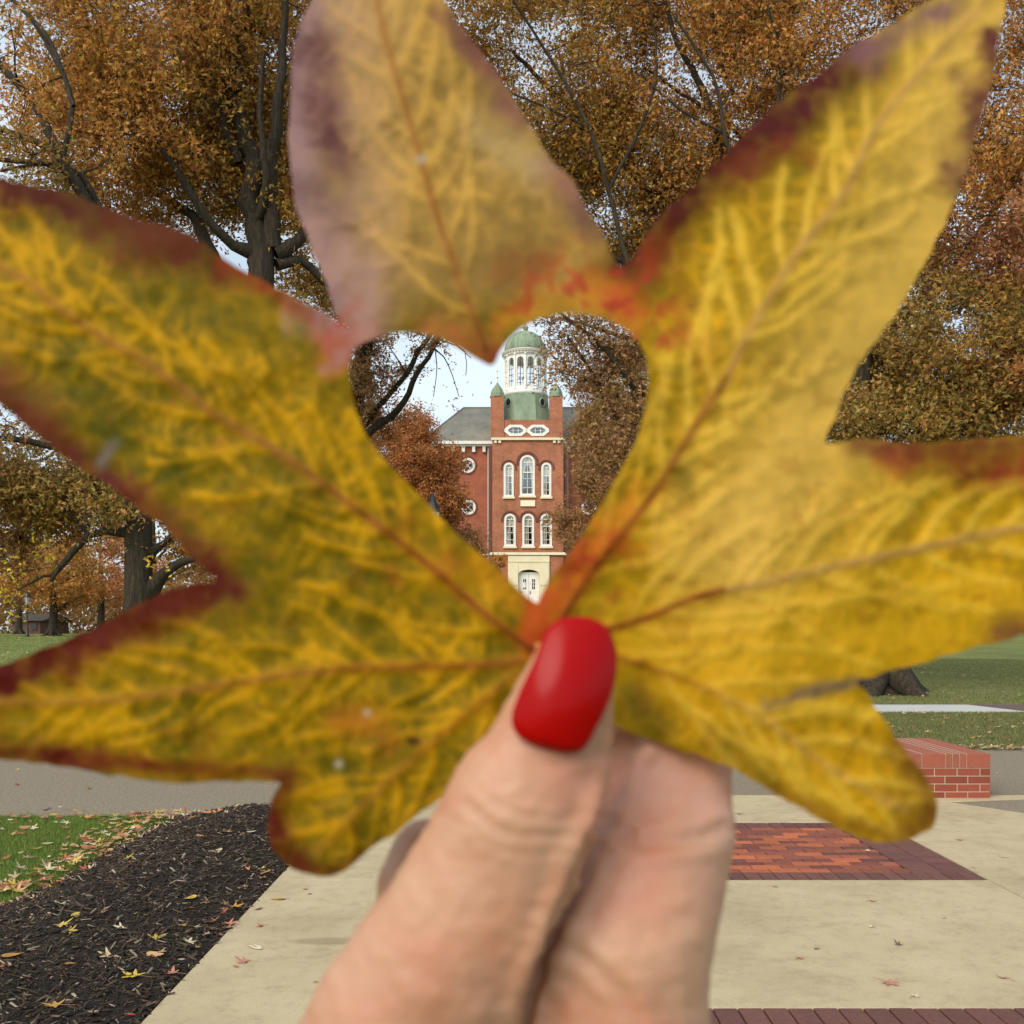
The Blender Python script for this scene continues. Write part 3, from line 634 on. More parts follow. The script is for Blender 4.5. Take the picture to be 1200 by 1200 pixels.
FL = [ # px, py, size, colour, simple, curl, label
 (1041,1156,.10,'pink',0,.45,'pale pink curled leaf on the concrete near the lower right corner'),
 (1176,1150,.07,'tan',0,.4,'tan curled leaf nearest the right edge of the pavement'),
 (1072,1172,.05,'pale',0,.4,'small pale leaf just in front of the brick band'),
 (1053,1111,.055,'brown',0,.6,'dark red-brown crumpled leaf on the pavement right of the hand'),
 (937,1127,.05,'pink',0,.4,'small pink leaf with a long stalk beside the fingers'),
 (957,1116,.03,'brown',1,.9,'tiny curled dark leaf scrap on the concrete'),
 (1022,1089,.055,'pale',1,.2,'flat cream leaf lying in the middle of the pale slab'),
 (1022,1059,.06,'tan',0,.3,'tan star leaf just in front of the brick paving corner'),
 (908,1042,.055,'tan',0,.4,'curled tan leaf at the front edge of the brick paving'),
 (1125,987,.07,'pink',0,.45,'pinkish leaf on the concrete in front of the brick wall'),
 (1177,1007,.055,'pale',0,.4,'cream leaf at the right side of the concrete apron'),
 (1140,1019,.035,'pale',1,.4,'tiny pale leaf right of the brick paving'),
 (1017,1000,.06,'pale',1,.3,'pale leaf lying on the orange bricks'),
 (866,956,.08,'olive',0,.35,'olive leaf on the far strip of concrete beside the hand'),
 (1105,1079,.03,'pale',1,.3,'thin pale leaf scrap alone on the right slab'),
 (300,1114,.10,'pale',1,.12,'cream oval leaf at the end of the damp stain'),
 (287,1131,.085,'pink',0,.45,'pink curled leaf on the concrete beside the cream oval leaf'),
 (277,1137,.035,'gold',1,.4,'small orange leaf scrap under the pink curled leaf'),
 (306,1089,.05,'red',0,.6,'red leaf on the pavement near the mulch'),
 (326,1057,.09,'gold',1,.2,'long golden leaf lying across the pavement corner'),
 (358,1045,.045,'gold',0,.4,'small tan leaf at the top of the left slab'),
 (302,1069,.05,'brown',1,.3,'dark flat leaf by the pavement edge'),
 (370,1155,.035,'tan',0,.4,'tiny tan leaf left of the wrist'),
 (362,1051,.03,'brown',1,.4,'small dark crumb of leaf beside the tan leaf'),
 (238,1122,.14,'yellow',0,.15,'bright yellow star leaf lying on the edge of mulch and pavement'),
 (158,1144,.11,'yellow',0,.25,'golden star leaf in the middle of the mulch'),
 (202,1141,.09,'pink',0,.35,'salmon star leaf on the mulch'),
 (65,1179,.10,'gold',0,.3,'orange leaf low on the mulch at the left'),
 (222,1053,.09,'yellow',1,.2,'ochre oval leaf high on the mulch mound'),
 (15,1120,.09,'gold',1,.25,'ochre leaf on the mulch at the left edge of the photo'),
 (312,1022,.10,'yellow',0,.4,'yellow upright leaf in the crook of mulch and pavement'),
 (275,1063,.10,'gold',0,.3,'gold star leaf at the mulch border'),
 (268,1083,.09,'pink',0,.35,'rosy leaf at the mulch border'),
 (188,1116,.06,'tan',0,.4,'little tan leaf above the salmon leaf on mulch'),
 (265,975,.09,'gold',0,.5,'orange leaf on top of the mulch mound'),
 (295,975,.08,'pale',1,.2,'cream leaf near the crest of the mulch mound'),
 (213,1085,.06,'gold',0,.4,'small orange leaf amid the mulch'),
 (82,1130,.05,'gold',1,.3,'tiny ochre leaf amid the mulch'),
 (154,1190,.04,'red',1,.3,'tiny red scrap low on the mulch')]
for i, (px, py, sz, c, simple, curl, lab) in enumerate(FL):
    g0 = gp(px, py); onm = inside(np.array([[g0.x, g0.y]]), bedp)[0]
    z = 0.014
    if onm:
        for _ in range(6): z = float(mulch_h(np.array([[g0.x, g0.y]]))[0])+.012; g0 = gp(px, py, z)
    vs, fs = star_leaf(sz, seed=i, curl=curl, simple=simple)
    rz = random.Random(i*7).uniform(0, 6.28); o = empty('fallen_leaf', (g0.x, g0.y, z), rz); tag(o, lab, 'leaf', 'fallen leaves lying singly on pavement and mulch')
    me = bpy.data.meshes.new('blade'); me.from_pydata(vs, [], fs); me.update()
    b = bpy.data.objects.new('blade', me); COL.objects.link(b); me.materials.append(LM[c]); b.parent = o
    me.polygons.foreach_set('use_smooth', [True]*len(me.polygons))
    mb = MB(); mb.tube([(0,0,.006),(-sz*.35,sz*.03,.008),(-sz*.8,-sz*.05,.006)], [.0012,.001,.001], 5)
    me = mb.mesh('stalk'); b = bpy.data.objects.new('stalk', me); COL.objects.link(b); me.materials.append(M_stalk); b.parent = o
def litter(name, q, z, smin, smax, cols, label):
    V, Fc, C, off = [], [], [], 0
    prot = [star_leaf(1, seed=s, curl=.35) for s in range(5)]+[star_leaf(1, seed=9, curl=.2, simple=True)]
    for i, (x, y) in enumerate(q):
        vs, fs = prot[i % 6]; s = rng.uniform(smin, smax); a = rng.uniform(0, 6.28); t = rng.uniform(-.4, .4)
        A = np.array(vs)*s; A = A@np.array([[1,0,0],[0,math.cos(t),math.sin(t)],[0,-math.sin(t),math.cos(t)]])@np.array([[math.cos(a),math.sin(a),0],[-math.sin(a),math.cos(a),0],[0,0,1]])
        zz = z[i] if hasattr(z, '__len__') else z
        V.append(A+np.array([x, y, zz])); Fc += [tuple(k+off for k in f) for f in fs]; off += len(vs)
        C.append(np.ones((len(vs),3))*np.array(cols[rng.integers(len(cols))])*rng.uniform(.7, 1.2))
    me = bpy.data.meshes.new(name); me.from_pydata([tuple(v) for v in np.vstack(V)], [], Fc); me.update()
    a = me.attributes.new('pigment', 'FLOAT_COLOR', 'POINT'); a.data.foreach_set('color', np.hstack([np.vstack(C), np.ones((off,1))]).astype(np.float32).ravel())
    return tag(link(name, me, M_lit), label, 'leaves', kind='stuff')
M_lit = attr_mat('leaf litter', rough=.7, trans=.15)
LC = [(.55,.33,.16),(.60,.44,.26),(.50,.22,.09),(.62,.52,.33),(.42,.14,.07),(.55,.40,.08),(.34,.2,.12)]
edge = np.array(catmull([tuple(gp(px, py)[:2]) for px, py in ((215,957),(202,960),(150,985),(90,1022),(34,1050),(0,1063),(-100,1095))], .05))
q1 = edge[rng.integers(0, len(edge), 330)]+rng.normal(0, .11, (330, 2))-np.array([.09, 0]); q2 = rng.uniform((-6.5, 6.0), (-2.6, 8.75), (330, 2)); q2 = q2[~inside(q2, bedp)]
q3 = np.c_[rng.uniform(-6.5, -2.3, 120), rng.normal(8.6, .14, 120)]
q4 = rng.uniform((-3.6, 4.3), (-1.5, 9.0), (70, 2)); q4 = q4[inside(q4, bedp)]; q5 = np.c_[rng.normal(-1.58, .06, 40), rng.uniform(5, 9, 40)]
ql = np.vstack([q1, q2, q3, q4, q5]); zl = np.where(inside(ql, bedp), mulch_h(ql)+.01, .04)
litter('fallen_leaves', ql, zl, .035, .12, LC, 'tan and red fallen leaves strewn on the grass strip and along the mulch edge')
q1 = np.c_[rng.uniform(4.8, 12, 420), rng.normal(13.65, .10, 420)]; q2 = rng.uniform((4, 13.8), (13, 19.6), (300, 2)); q3 = rng.uniform((5, 22), (26, 40), (900, 2)); q3[:,1] = 22+(q3[:,1]-22)
qr = np.vstack([q1, q2, q3]); litter('fallen_leaves', qr, np.array([tz(y)+.035 for y in qr[:,1]]), .06, .13, [(.5,.36,.22),(.45,.28,.14),(.6,.5,.33),(.30,.15,.08),(.55,.42,.12)], 'dry brown leaves on the right lawn and drifted against the road edge')
q = rng.uniform((-60, 30), (-12, 84), (2500, 2)); litter('fallen_leaves', q, np.array([tz(y)+.05 for y in q[:,1]]), .10, .22, [(.5,.36,.16),(.45,.3,.10),(.6,.45,.2)], 'yellow-brown leaves scattered over the far left lawn')
q = rng.uniform((-6, 8.9), (12, 13.2), (70, 2)); litter('fallen_leaves', q, .01, .04, .09, LC, 'sparse pale leaves scattered on the grey road')

# ------------------------------------------------------------------ BRICK BENCH WALL
M_mort = noise_mat('pale mortar', [(.3,(.46,.36,.25)),(.7,(.60,.48,.34))], scale=60, rough=.9)
M_brk = attr_mat('red brick', rough=.75, spec=.3, bump=.5, bscale=120, bdist=.003, mult=(60, .8, 1.12))
bw = empty('brick_wall', (4.17, 9.68, 0)); tag(bw, 'low red brick seat wall with pale mortar and a brick cap beside the road', 'wall')
X0, X1, Y0, Y1 = 2.9, 4.51, 9.66, 11.06; H = .43
cr = MB(); cr.box(X0+.004, X1-.004, Y0+.004, Y1-.004, 0, H-.0009); cr.build('mortar_core', M_mort, bw)
bb = MB(); rb = random.Random(2); ch = .0745; mj = .010
def bc(): k = rb.uniform(.8, 1.15); return (.27*k, .068*k, .038*k)
for r_ in range(4):
    z0 = r_*ch+.002; z1 = z0+ch-mj; x = X1-(.10 if r_ % 2 else .215)
    xr = X1
    while xr > X0:
        xl = max(X0, x); bb.box(xl+(mj if xl > X0 else 0), xr, Y0, Y0+.1, z0, z1, bc()); xr = xl; x -= .215
    yl = Y0+.1+(.1 if r_ % 2 else .0)
    while yl < Y1-.03:
        yh = min(Y1, yl+.205); bb.box(X1-.1, X1, yl+mj, yh, z0, z1, bc()); yl = yh
bb.build('brick_course', M_brk, bw, pigment=True)
cb = MB(); z0 = 4*ch+.002; xs_ = [X1]; 
for w in (.225,.066,.066,.066,.225,.225,.066,.066,.066,.225,.225): xs_.append(xs_[-1]-w)
for a, b in zip(xs_[:-1], xs_[1:]):
    b = max(b, X0)
    if a-b > .03: cb.bbox(b+mj, a, Y0-.004, Y1, z0, H, .003, (.32*rb.uniform(.92,1.08), .10, .06))  # cap paler than the courses: skylit top put into the brick colour
cb.build('cap_course', M_brk, bw, pigment=True)

# ------------------------------------------------------------------ STREET LAMPS
M_blk = mat('black painted metal', (.012,.013,.015), .4, .5); M_lglass = mat('frosted lamp glass', (.42,.46,.46), .3, .5)
def lamp(px, Y, ztop, hw, label, glass=M_lglass):
    g0 = tz(Y); X = (px-600)/F*Y; o = empty('street_lamp', (X, Y, g0)); tag(o, label, 'street lamp', 'street lamps')
    h = ztop-g0; s = hw/.14; k = .30*s
    m = MB(); m.lathe((X,Y,g0), [(.16,0),(.16,.12),(.11,.2),(.09,.7),(.06,.8),(.045,1.0),(.038,h-3*k),(.05,h-2.6*k),(.07,h-2.5*k)], 16); m.build('post', M_blk, o, True)
    m = MB(); zb = g0+h-2.5*k; m.lathe((X,Y,zb), [(.075*s,0),(.14*s,k*1.2),(.13*s,k*1.25)], 8, R(22.5)); m.build('lamp_glass', glass, o)
    m = MB(); m.lathe((X,Y,zb+k*1.26), [(.155*s,0),(.15*s,.05*s),(.08*s,.17*s),(.06*s,.2*s),(.055*s,.27*s),(.02*s,.3*s),(.012*s,.36*s)], 8, R(22.5)); m.build('lamp_hood', M_blk, o)
    m = MB()
    for i in range(8):
        a = R(22.5+45*i); m.tube([(X+math.cos(a)*.077*s, Y+math.sin(a)*.077*s, zb), (X+math.cos(a)*.142*s, Y+math.sin(a)*.142*s, zb+k*1.2)], [.006*s]*2, 5)
    m.build('glazing_bar', M_blk, o)
lamp(507, 20, 4.30, .15, 'black lantern lamp post seen through the heart before the brown tree')
lamp(32, 78, 4.6, .20, 'slim dark lamp post far away at the left of the lawn')

# ------------------------------------------------------------------ THE BRICK HALL
BY = 88.0
def bx(px, Y=BY): return (px-600)/F*Y
def bz(py, Y=BY): return CAMH+(HOR-py)/F*Y
def brick_mat(name, c1, c2, mort, sc=1.0):
    m = mat(name, rough=.85, spec=.25); b = m.node_tree.nodes['Principled BSDF']; tc = N(m, 'ShaderNodeTexCoord')
    mp = N(m, 'ShaderNodeMapping'); mp.inputs['Rotation'].default_value = (R(-90), 0, 0); L(m, tc.outputs['Object'], mp.inputs[0])
    bt = N(m, 'ShaderNodeTexBrick'); bt.inputs['Scale'].default_value = sc; bt.inputs['Brick Width'].default_value = .215; bt.inputs['Row Height'].default_value = .075
    bt.inputs['Mortar Size'].default_value = .006; bt.inputs['Color1'].default_value = (*c1,1); bt.inputs['Color2'].default_value = (*c2,1); bt.inputs['Mortar'].default_value = (*mort,1)
    L(m, mp.outputs[0], bt.inputs['Vector'])
    n = N(m, 'ShaderNodeTexNoise'); n.inputs['Scale'].default_value = .9; n.inputs['Detail'].default_value = 8; n.inputs['Roughness'].default_value = .7; L(m, tc.outputs['Object'], n.inputs['Vector'])
    rr = ramp(m, n.outputs[0], [(.3,(.72,.68,.66)),(.5,(1,1,1)),(.72,(1.18,1.15,1.1))])
    mx = N(m, 'ShaderNodeMix', data_type='RGBA', blend_type='MULTIPLY'); mx.inputs[0].default_value = 1
    L(m, bt.outputs['Color'], mx.inputs[6]); L(m, rr.outputs[0], mx.inputs[7]); L(m, mx.outputs[2], b.inputs['Base Color']); return m
M_br = brick_mat('tower brick', (.43,.165,.088), (.34,.12,.066), (.36,.20,.13))
M_br2 = brick_mat('wing brick', (.40,.125,.066), (.33,.095,.052), (.28,.14,.09))
M_hood = mat('dark moulded brick', (.15,.055,.04), .85)
M_cream = noise_mat('cream stone', [(.3,(.70,.62,.42)),(.7,(.80,.72,.52))], scale=1.5, rough=.7, bump=.1)
M_white = noise_mat('white paint', [(.3,(.70,.69,.65)),(.7,(.82,.81,.77))], scale=2, rough=.5, bump=.05)
M_cop = noise_mat('green copper', [(.3,(.13,.165,.105)),(.5,(.22,.285,.19)),(.62,(.28,.36,.25)),(.8,(.36,.45,.33))], scale=.9, rough=.6, bump=.1, stretch=(1,1,.35), rgh=.7)
M_slate = noise_mat('grey slate', [(.25,(.10,.10,.085)),(.5,(.17,.165,.14)),(.75,(.27,.25,.19))], scale=.5, rough=.75, bump=.3, bscale=9, stretch=(1,1,.5), rgh=.75)
M_pane = mat('dark window glass', (.02,.025,.03), .08, .6); M_curt = noise_mat('pale curtain', [(.3,(.66,.62,.46)),(.7,(.80,.76,.60))], scale=1.5, rough=.9, bump=.1, stretch=(8,8,.5))
M_dark = mat('dark interior', (.015,.015,.015), .9)
hall = empty('brick_hall', (bx(618.5), 91, 1.0)); tag(hall, 'red brick hall with central tower, green copper dome and white lantern seen through the heart', 'building')
TX0, TX1 = bx(577), bx(660.3); TD = 6.1; TCX = (TX0+TX1)/2; FY = BY
base_z = .6
WIN = [] # arched windows on the tower: px0, px1, pytop, pybottom, style
for a in ((609.6,626.4,533.7,580.5,'big'),(590.6,601.7,542.5,581.8,'s'),(634.7,645.7,542.5,581.8,'s'),(591.3,604,602.4,639.8,'s'),(612.5,625.5,602.4,639.8,'s'),(633.7,646.4,602.4,639.8,'s')): WIN.append(a)
HEXW = [(592.5,616),(618.5,642)]
def hexa(p0, p1, d=0):
    z0, z1 = bz(510.3)+d, bz(498.6)-d; x0, x1 = bx(p0)+d*1.3, bx(p1)-d*1.3; c = (x1-x0)*.24; zc = (z0+z1)/2; e = (z1-z0)*.12
    return [(x0,zc-e),(x0+c,z0),(x1-c,z0),(x1,zc-e),(x1,zc+e),(x1-c,z1),(x0+c,z1),(x0,zc+e)]
loops = [[(TX0,bz(650)),(TX1,bz(650)),(TX1,bz(492)),(TX0,bz(492))]]
for w in WIN: loops.append(arch(bx(w[0]), bx(w[1]), bz(w[3]), bz(w[2])))
for h in HEXW: loops.append(hexa(*h))
link('front_wall', plate(loops, FY, FY+.4), M_br, hall)
dx0, dx1 = bx(607.4), bx(632); dz0 = bz(709)
link('ground_floor_wall', plate([[(TX0,base_z),(bx(595.4),base_z),(bx(595.4),bz(651.5)),(TX0,bz(651.5))]], FY, FY+.4), M_br, hall)
link('ground_floor_wall', plate([[(bx(643.9),base_z),(TX1,base_z),(TX1,bz(651.5)),(bx(643.9),bz(651.5))]], FY, FY+.4), M_br, hall)
link('entrance_surround', plate([[(bx(595.4),dz0),(bx(643.9),dz0),(bx(643.9),bz(651.4)),(bx(595.4),bz(651.4))], arch(dx0, dx1, dz0+.01, bz(667.5), k=.45)], FY-.12, FY+.5), M_cream, hall)
mb = MB(); mb.box(bx(595.4), bx(643.9), FY-.18, FY-.125, bz(658.6), bz(657.9)); mb.box(bx(596.2), bx(607), FY-.17, FY-.123, bz(686), bz(659.5)); mb.box(bx(632.6), bx(643), FY-.17, FY-.123, bz(686), bz(659.5)); mb.build('entrance_panel', M_cream, hall)
mb = MB(); mb.box(TX0, TX0+.4, FY+.4, FY+TD, base_z, bz(492)); mb.box(TX1-.4, TX1, FY+.4, FY+TD, base_z, bz(492)); mb.box(TX0+.4, TX1-.4, FY+TD-.4, FY+TD-.003, 12, bz(492)); mb.box(TX0+.4, TX1-.4, FY+.45, FY+TD-.4, bz(493)-.2, bz(493)); mb.build('side_wall', M_br, hall)
mb = MB(); mb.box(TX0+.5, TX1-.5, FY+1.6, FY+1.7, base_z, bz(495)); mb.build('room_backing', M_dark, hall)
# steps to the door
mb = MB()
for i in range(14): mb.box(bx(598), bx(641), FY-.9-.3*(i+1), FY-.9-.3*i if i else FY-.13, .9, dz0-i*.18)
mb.build('entrance_steps', M_cream, hall)
mb = MB(); mb.box(bx(573.5), TX1+.25, FY-.2, FY-.003, bz(650.6), bz(648.8)); mb.box(bx(574.5), TX1+.15, FY-.12, FY-.004, bz(648.8)+.002, bz(647.4)); mb.build('belt_course', M_cream, hall)
mb = MB(); mb.box(TX0-.12, TX1+.12, FY-.22, FY-.003, bz(516), bz(513.3))
mb.build('upper_band', M_cream, hall)
for p0 in (579, 584, 648, 653.5):
    mb = MB(); mb.box(bx(p0), bx(p0+3.2), FY-.16, FY-.002, bz(519.4), bz(516.4)); mb.build('bracket', M_cream, hall)
def window(w):
    x0, x1, z1, z0 = bx(w[0]), bx(w[1]), bz(w[2]), bz(w[3]); W = x1-x0; big = w[4] == 'big'; t = .15
    fr = link('window', plate([arch(x0-.03, x1+.03, z0-.03, z1+.03), inset_arch(x0, x1, z0, z1, t)], FY-.05, FY+.14), M_white, hall)
    m = MB(); zc = z0+(z1-z0)*(.62 if not big else .58)
    m.box(x0+t, x1-t, FY+.06, FY+.12, zc-.05, zc+.05)
    cx = (x0+x1)/2
    m.box(cx-.02, cx+.02, FY+.075, FY+.11, z0+t, z1-W*.4)
    for zz in (.2, .42): m.box(x0+t, x1-t, FY+.075, FY+.112, z0+(z1-z0)*zz-.02, z0+(z1-z0)*zz+.02)
    rr = W/2-t
    arcp = [(cx+rr*.55*math.cos(math.pi*i/8), FY+.09, z1-W/2+rr*.75*math.sin(math.pi*i/8)) for i in range(9)]; m.tube(arcp, [.035]*9, 5)
    m.box(x0+t, x1-t, FY+.074, FY+.113, z1-W/2-.03, z1-W/2+.03)
    m.build('glazing_bar', M_white, fr)
    m = MB(); m.box(x0-.12, x1+.12, FY-.16, FY-.052, z0-.2, z0-.035); m.build('sill', M_cream, fr)
    link('pane', plate([inset_arch(x0, x1, z0, z1, t-.02)], FY+.15, FY+.17), M_glassy, fr)
    bl = inset_arch(x0, x1, zc if not big else zc+.5, z1, t-.02); link('blind', plate([bl], FY+.19, FY+.20), M_curt, fr)
    # curtain: two drapes
    m = MB()
    for s in (-1, 1):
        xa = cx+s*(W/2-t+.05); n = 8
        vs = []
        for i in range(n+1):
            tt = i/n; zz = z1-W*.35-(z1-W*.35-z0)*tt; wd = (W/2-t)*(1.02-.9*math.sin(min(1, tt*1.3)*math.pi/2)*(.8 if big else (.85 if s > 0 else .1)))
            vs += [(xa, FY+.23, zz), (xa-s*wd, FY+.215, zz)]
        m.add(vs, [(2*i, 2*i+1, 2*i+3, 2*i+2) for i in range(n)])
    m.build('curtain', M_curt, fr)
    # moulded brick hood
    hd = W*.16
    o_ = arch(x0-.14-hd, x1+.14+hd, z1-W/2-.2, z1+.14+hd); i_ = arch(x0-.14, x1+.14, z1-W/2-.2, z1+.14)
    link('window_hood', plate([o_[1:]+[o_[0]]+[i_[0]]+i_[1:][::-1]], FY-.09, FY-.002), M_hood, hall)
M_glassy = mat('window glass', (.5,.5,.5), .05, .5)
nt = M_glassy.node_tree; tr = N(M_glassy, 'ShaderNodeBsdfTransparent'); gl = N(M_glassy, 'ShaderNodeBsdfGlossy'); gl.inputs['Roughness'].default_value = .03
mx = N(M_glassy, 'ShaderNodeMixShader'); mx.inputs[0].default_value = .16; L(M_glassy, tr.outputs[0], mx.inputs[1]); L(M_glassy, gl.outputs[0], mx.inputs[2]); L(M_glassy, mx.outputs[0], nt.nodes['Material Output'].inputs['Surface'])
for w in WIN: window(w)
for h in HEXW:
    fr = link('window', plate([hexa(h[0]-.6, h[1]+.6, -.05), hexa(h[0], h[1], .17)], FY-.06, FY+.12), M_white, hall)
    link('pane', plate([hexa(h[0], h[1], .15)], FY+.13, FY+.15), M_glassy, fr)
    m = MB(); c = (bx(h[0])+bx(h[1]))/2
    m.box(c-.6, c+.6, FY+.06, FY+.10, bz(504.6), bz(504.3))
    for q in (-.22, .22): m.box(c+q-.025, c+q+.025, FY+.05, FY+.11, bz(509.2), bz(499.8))
    m.build('glazing_bar', M_white, fr)
m = MB(); m.bbox(bx(610), bx(627), FY-.14, FY-.002, bz(593.5), bz(586.6), .01); m.build('date_stone', mat('pale limestone', (.84,.77,.58), .7), hall)
# entrance door
dr = MB(); zt = bz(672.5); dxc = (dx0+dx1)/2; yd = FY+.25
def leaf_door(x0, x1):
    z0, z1 = dz0+.01, zt; p0, p1 = bz(690.5), bz(678.5)
    return plate([[(x0,z0),(x1,z0),(x1,z1),(x0,z1)], [(x0+.28,p0),(x1-.22,p0),(x1-.22,p1),(x0+.28,p1)]], yd, yd+.06)
fr = MB(); fr.box(dx0+.02, dx0+.14, yd-.02, yd+.1, dz0+.01, zt+.1); fr.box(dx1-.14, dx1-.02, yd-.02, yd+.1, dz0+.01, zt+.1); fr.box(dx0+.14, dx1-.14, yd-.02, yd+.1, zt+.005, zt+.16); fr.build('door_frame', M_white, hall)
for a, b in ((dx0+.145, dxc-.008), (dxc+.008, dx1-.145)):
    d = link('door', leaf_door(a, b), M_white, hall)
    m = MB(); m.box(a+.27, b-.21, yd+.03, yd+.04, bz(690.6), bz(678.4)); m.build('pane', M_pane, d)
    m = MB(); c = (a+b)/2+.03; m.box(c-.02, c+.02, yd-.01, yd+.028, bz(690.4), bz(678.6))
    for zz in (bz(682.5), bz(686.5)): m.box(a+.28, b-.22, yd-.008, yd+.027, zz-.02, zz+.02)
    m.build('glazing_bar', M_white, d)
    m = MB(); hx = b-.1 if a < dxc-1 else a+.1; m.box(hx-.03, hx+.03, yd-.06, yd-.002, bz(696), bz(692.5)); m.build('door_handle', mat('dull red metal', (.3,.05,.04), .5), d)
m = MB(); m.box(bx(611.5), bx(616), yd-.03, yd-.012, bz(688.5), bz(682.5)); m.build('notice', M_white, hall)
link('fanlight', plate([arch(dx0+.02, dx1-.02, zt+.17, bz(667.8), k=.45)], yd, yd+.04), M_dark, hall)
# corner turrets
for c0, c1 in ((575,590.6),(644,659.3)):
    x0, x1 = bx(c0), bx(c1); cx = (x0+x1)/2; hw = (x1-x0)/2
    t = empty('corner_turret', (cx, FY+hw, bz(513))); t.parent = hall; t.matrix_parent_inverse = Matrix.Translation(hall.location).inverted()
    m = MB(); m.box(x0, x1, FY-.1, FY-.1+2*hw, bz(513)+.003, bz(464.5)); 
    link('shaft', m.mesh('shaft'), M_br, None).parent = t; bpy.data.objects[-1] if False else None
    t.children[-1].matrix_parent_inverse = (t.matrix_parent_inverse and Matrix.Translation(t.location)).inverted()
    m = MB(); k = hw*1.02
    m.lathe((cx, FY-.1+hw, bz(464.5)), [(k*1.2,0),(k*1.2,.1),(hw*1.10,.13),(hw*1.08,.35),(hw*.85,.68),(hw*.48,.95),(hw*.2,1.15),(hw*.10,1.28),(.04,1.32)], 8, R(22.5))
    o = link('copper_cap', m.mesh('cap'), M_cop, None); o.parent = t; o.matrix_parent_inverse = Matrix.Translation(t.location).inverted()
    m = MB(); z_ = bz(464.5)+1.30; m.lathe((cx, FY-.1+hw, z_), [(.05,0),(.05,.35),(.12,.45),(.05,.55),(.03,.9),(.10,1.0),(.02,1.1),(.015,1.6)], 10)
    o = link('finial', m.mesh('finial'), M_white, None); o.parent = t; o.matrix_parent_inverse = Matrix.Translation(t.location).inverted()
# copper base, drum, dome
DC = (bx(616.0), FY+2.6); SC = (FY+2.6)/FY
RB = (bx(645.6)-bx(589.0))/2/math.cos(R(22.5))
z0 = bz(492)
m = MB(); m.lathe((DC[0], DC[1], z0), [(RB*1.10,0),(RB*1.10,.12),(RB*1.07,.16),(RB*1.03,.8),(RB*.985,1.5),(RB*.965,2.35),(RB*.965,2.5)], 8, R(22.5)); m.build('copper_base', M_cop, hall)
for s in (-1, 1):
    m = MB(); a = R(-90+45*s); n_ = Vector((math.cos(a), math.sin(a), 0)); c = Vector((DC[0], DC[1], z0+1.75))+n_*(RB*.925); u = Vector((-n_.y, n_.x, 0))
    pts = [c+u*.32*math.cos(t*math.pi/8)+Vector((0,0,.36*math.sin(t*math.pi/8))) for t in range(17)]; m.tube(pts, [.07]*17, 6)
    rdm = m.build('round_dormer', M_cop, hall)
for s in (-1, 1):
    m = MB(); a = R(-90+45*s); n_ = Vector((math.cos(a), math.sin(a), 0)); c = Vector((DC[0], DC[1], z0+1.75))+n_*(RB*.915); u = Vector((-n_.y, n_.x, 0))
    m.add([c+n_*.03]+[c+n_*.03+u*.29*math.cos(t*math.pi/8)+Vector((0,0,.33*math.sin(t*math.pi/8))) for t in range(16)], [(0, 1+i, 1+(i+1) % 16) for i in range(16)])
    m.build('dormer_opening', M_dark, hall)
zD = z0+2.5; RD = 1.80; zT = bz(419.5, DC[1])
m = MB(); m.lathe((DC[0],DC[1],zD), [(RD*1.09,0),(RD*1.12,.1),(RD*1.12,.22),(RD*1.03,.3),(RD*1.03,.42)], 36); m.build('drum_base', M_white, hall)
hD = zT-zD-.42; pw = 2*(RD-.05)*math.tan(R(15)); 
for i in range(12):
    a = 15+30*i
    xf = Matrix.Translation((DC[0], DC[1], zD+.42)) @ Matrix.Rotation(R(a), 4, 'Z')
    ww = pw*.31
    pn = link('drum_window', plate([[(-pw/2,0),(pw/2,0),(pw/2,hD),(-pw/2,hD)], arch(-ww, ww, .28, hD-.30)], -RD+.05, -RD+.20, xf), M_white, hall)
    mm = MB(); mm.box(-.015, .015, -RD+.1, -RD+.13, .28, hD-.31)
    for zz in (.8, 1.3, 1.8): mm.box(-ww, ww, -RD+.1, -RD+.13, zz-.015, zz+.015)
    me = mm.mesh('bars'); me.transform(xf); link('glazing_bar', me, M_dark, pn)
    mm = MB(); mm.tube([(0,-RD-.02,0),(0,-RD-.02,.12),(0,-RD-.02,.14),(0,-RD-.02,hD-.14),(0,-RD-.02,hD-.1),(0,-RD-.02,hD)], [.13,.13,.085,.075,.13,.14], 10)
    me = mm.mesh('column'); me.transform(Matrix.Translation((DC[0], DC[1], zD+.42)) @ Matrix.Rotation(R(a+15), 4, 'Z')); link('drum_column', me, M_white, hall)
m = MB(); m.lathe((DC[0],DC[1],zT), [(RD*1.06,0),(RD*1.08,.12),(RD*1.14,.30),(RD*1.16,.36),(RD*1.02,.40),(RD*1.02,.46)], 48); m.build('drum_cornice', M_white, hall)
m = MB()
for i in range(44):
    a = 2*math.pi*i/44; c, s = math.cos(a), math.sin(a); r0, r1 = RD*1.07, RD*1.15
    u = Vector((-s, c, 0))*.07; vs = [Vector((DC[0]+c*r_, DC[1]+s*r_, zT+z_))+u*k for z_ in (.14,.285) for r_, k in ((r0,-1),(r1,-1),(r1,1),(r0,1))]
    m.add(vs, [(0,3,2,1),(4,5,6,7),(0,1,5,4),(1,2,6,5),(2,3,7,6),(3,0,4,7)])
m.build('dentils', mat('tan dentil paint', (.45,.38,.28), .7), hall)  # dentils darker and tanner than the white cornice
m = MB(); RO = RD*1.02; hd = 1.84
m.lathe((DC[0],DC[1],zT+.46), [(RO*math.cos(t*math.pi/2/14), hd*math.sin(t*math.pi/2/14)) for t in range(14)]+[(.12,hd-.01),(.12,hd+.15),(.22,hd+.3),(.1,hd+.5),(.03,hd+1.2)], 40); m.build('dome', M_cop, hall, True)
m = MB()
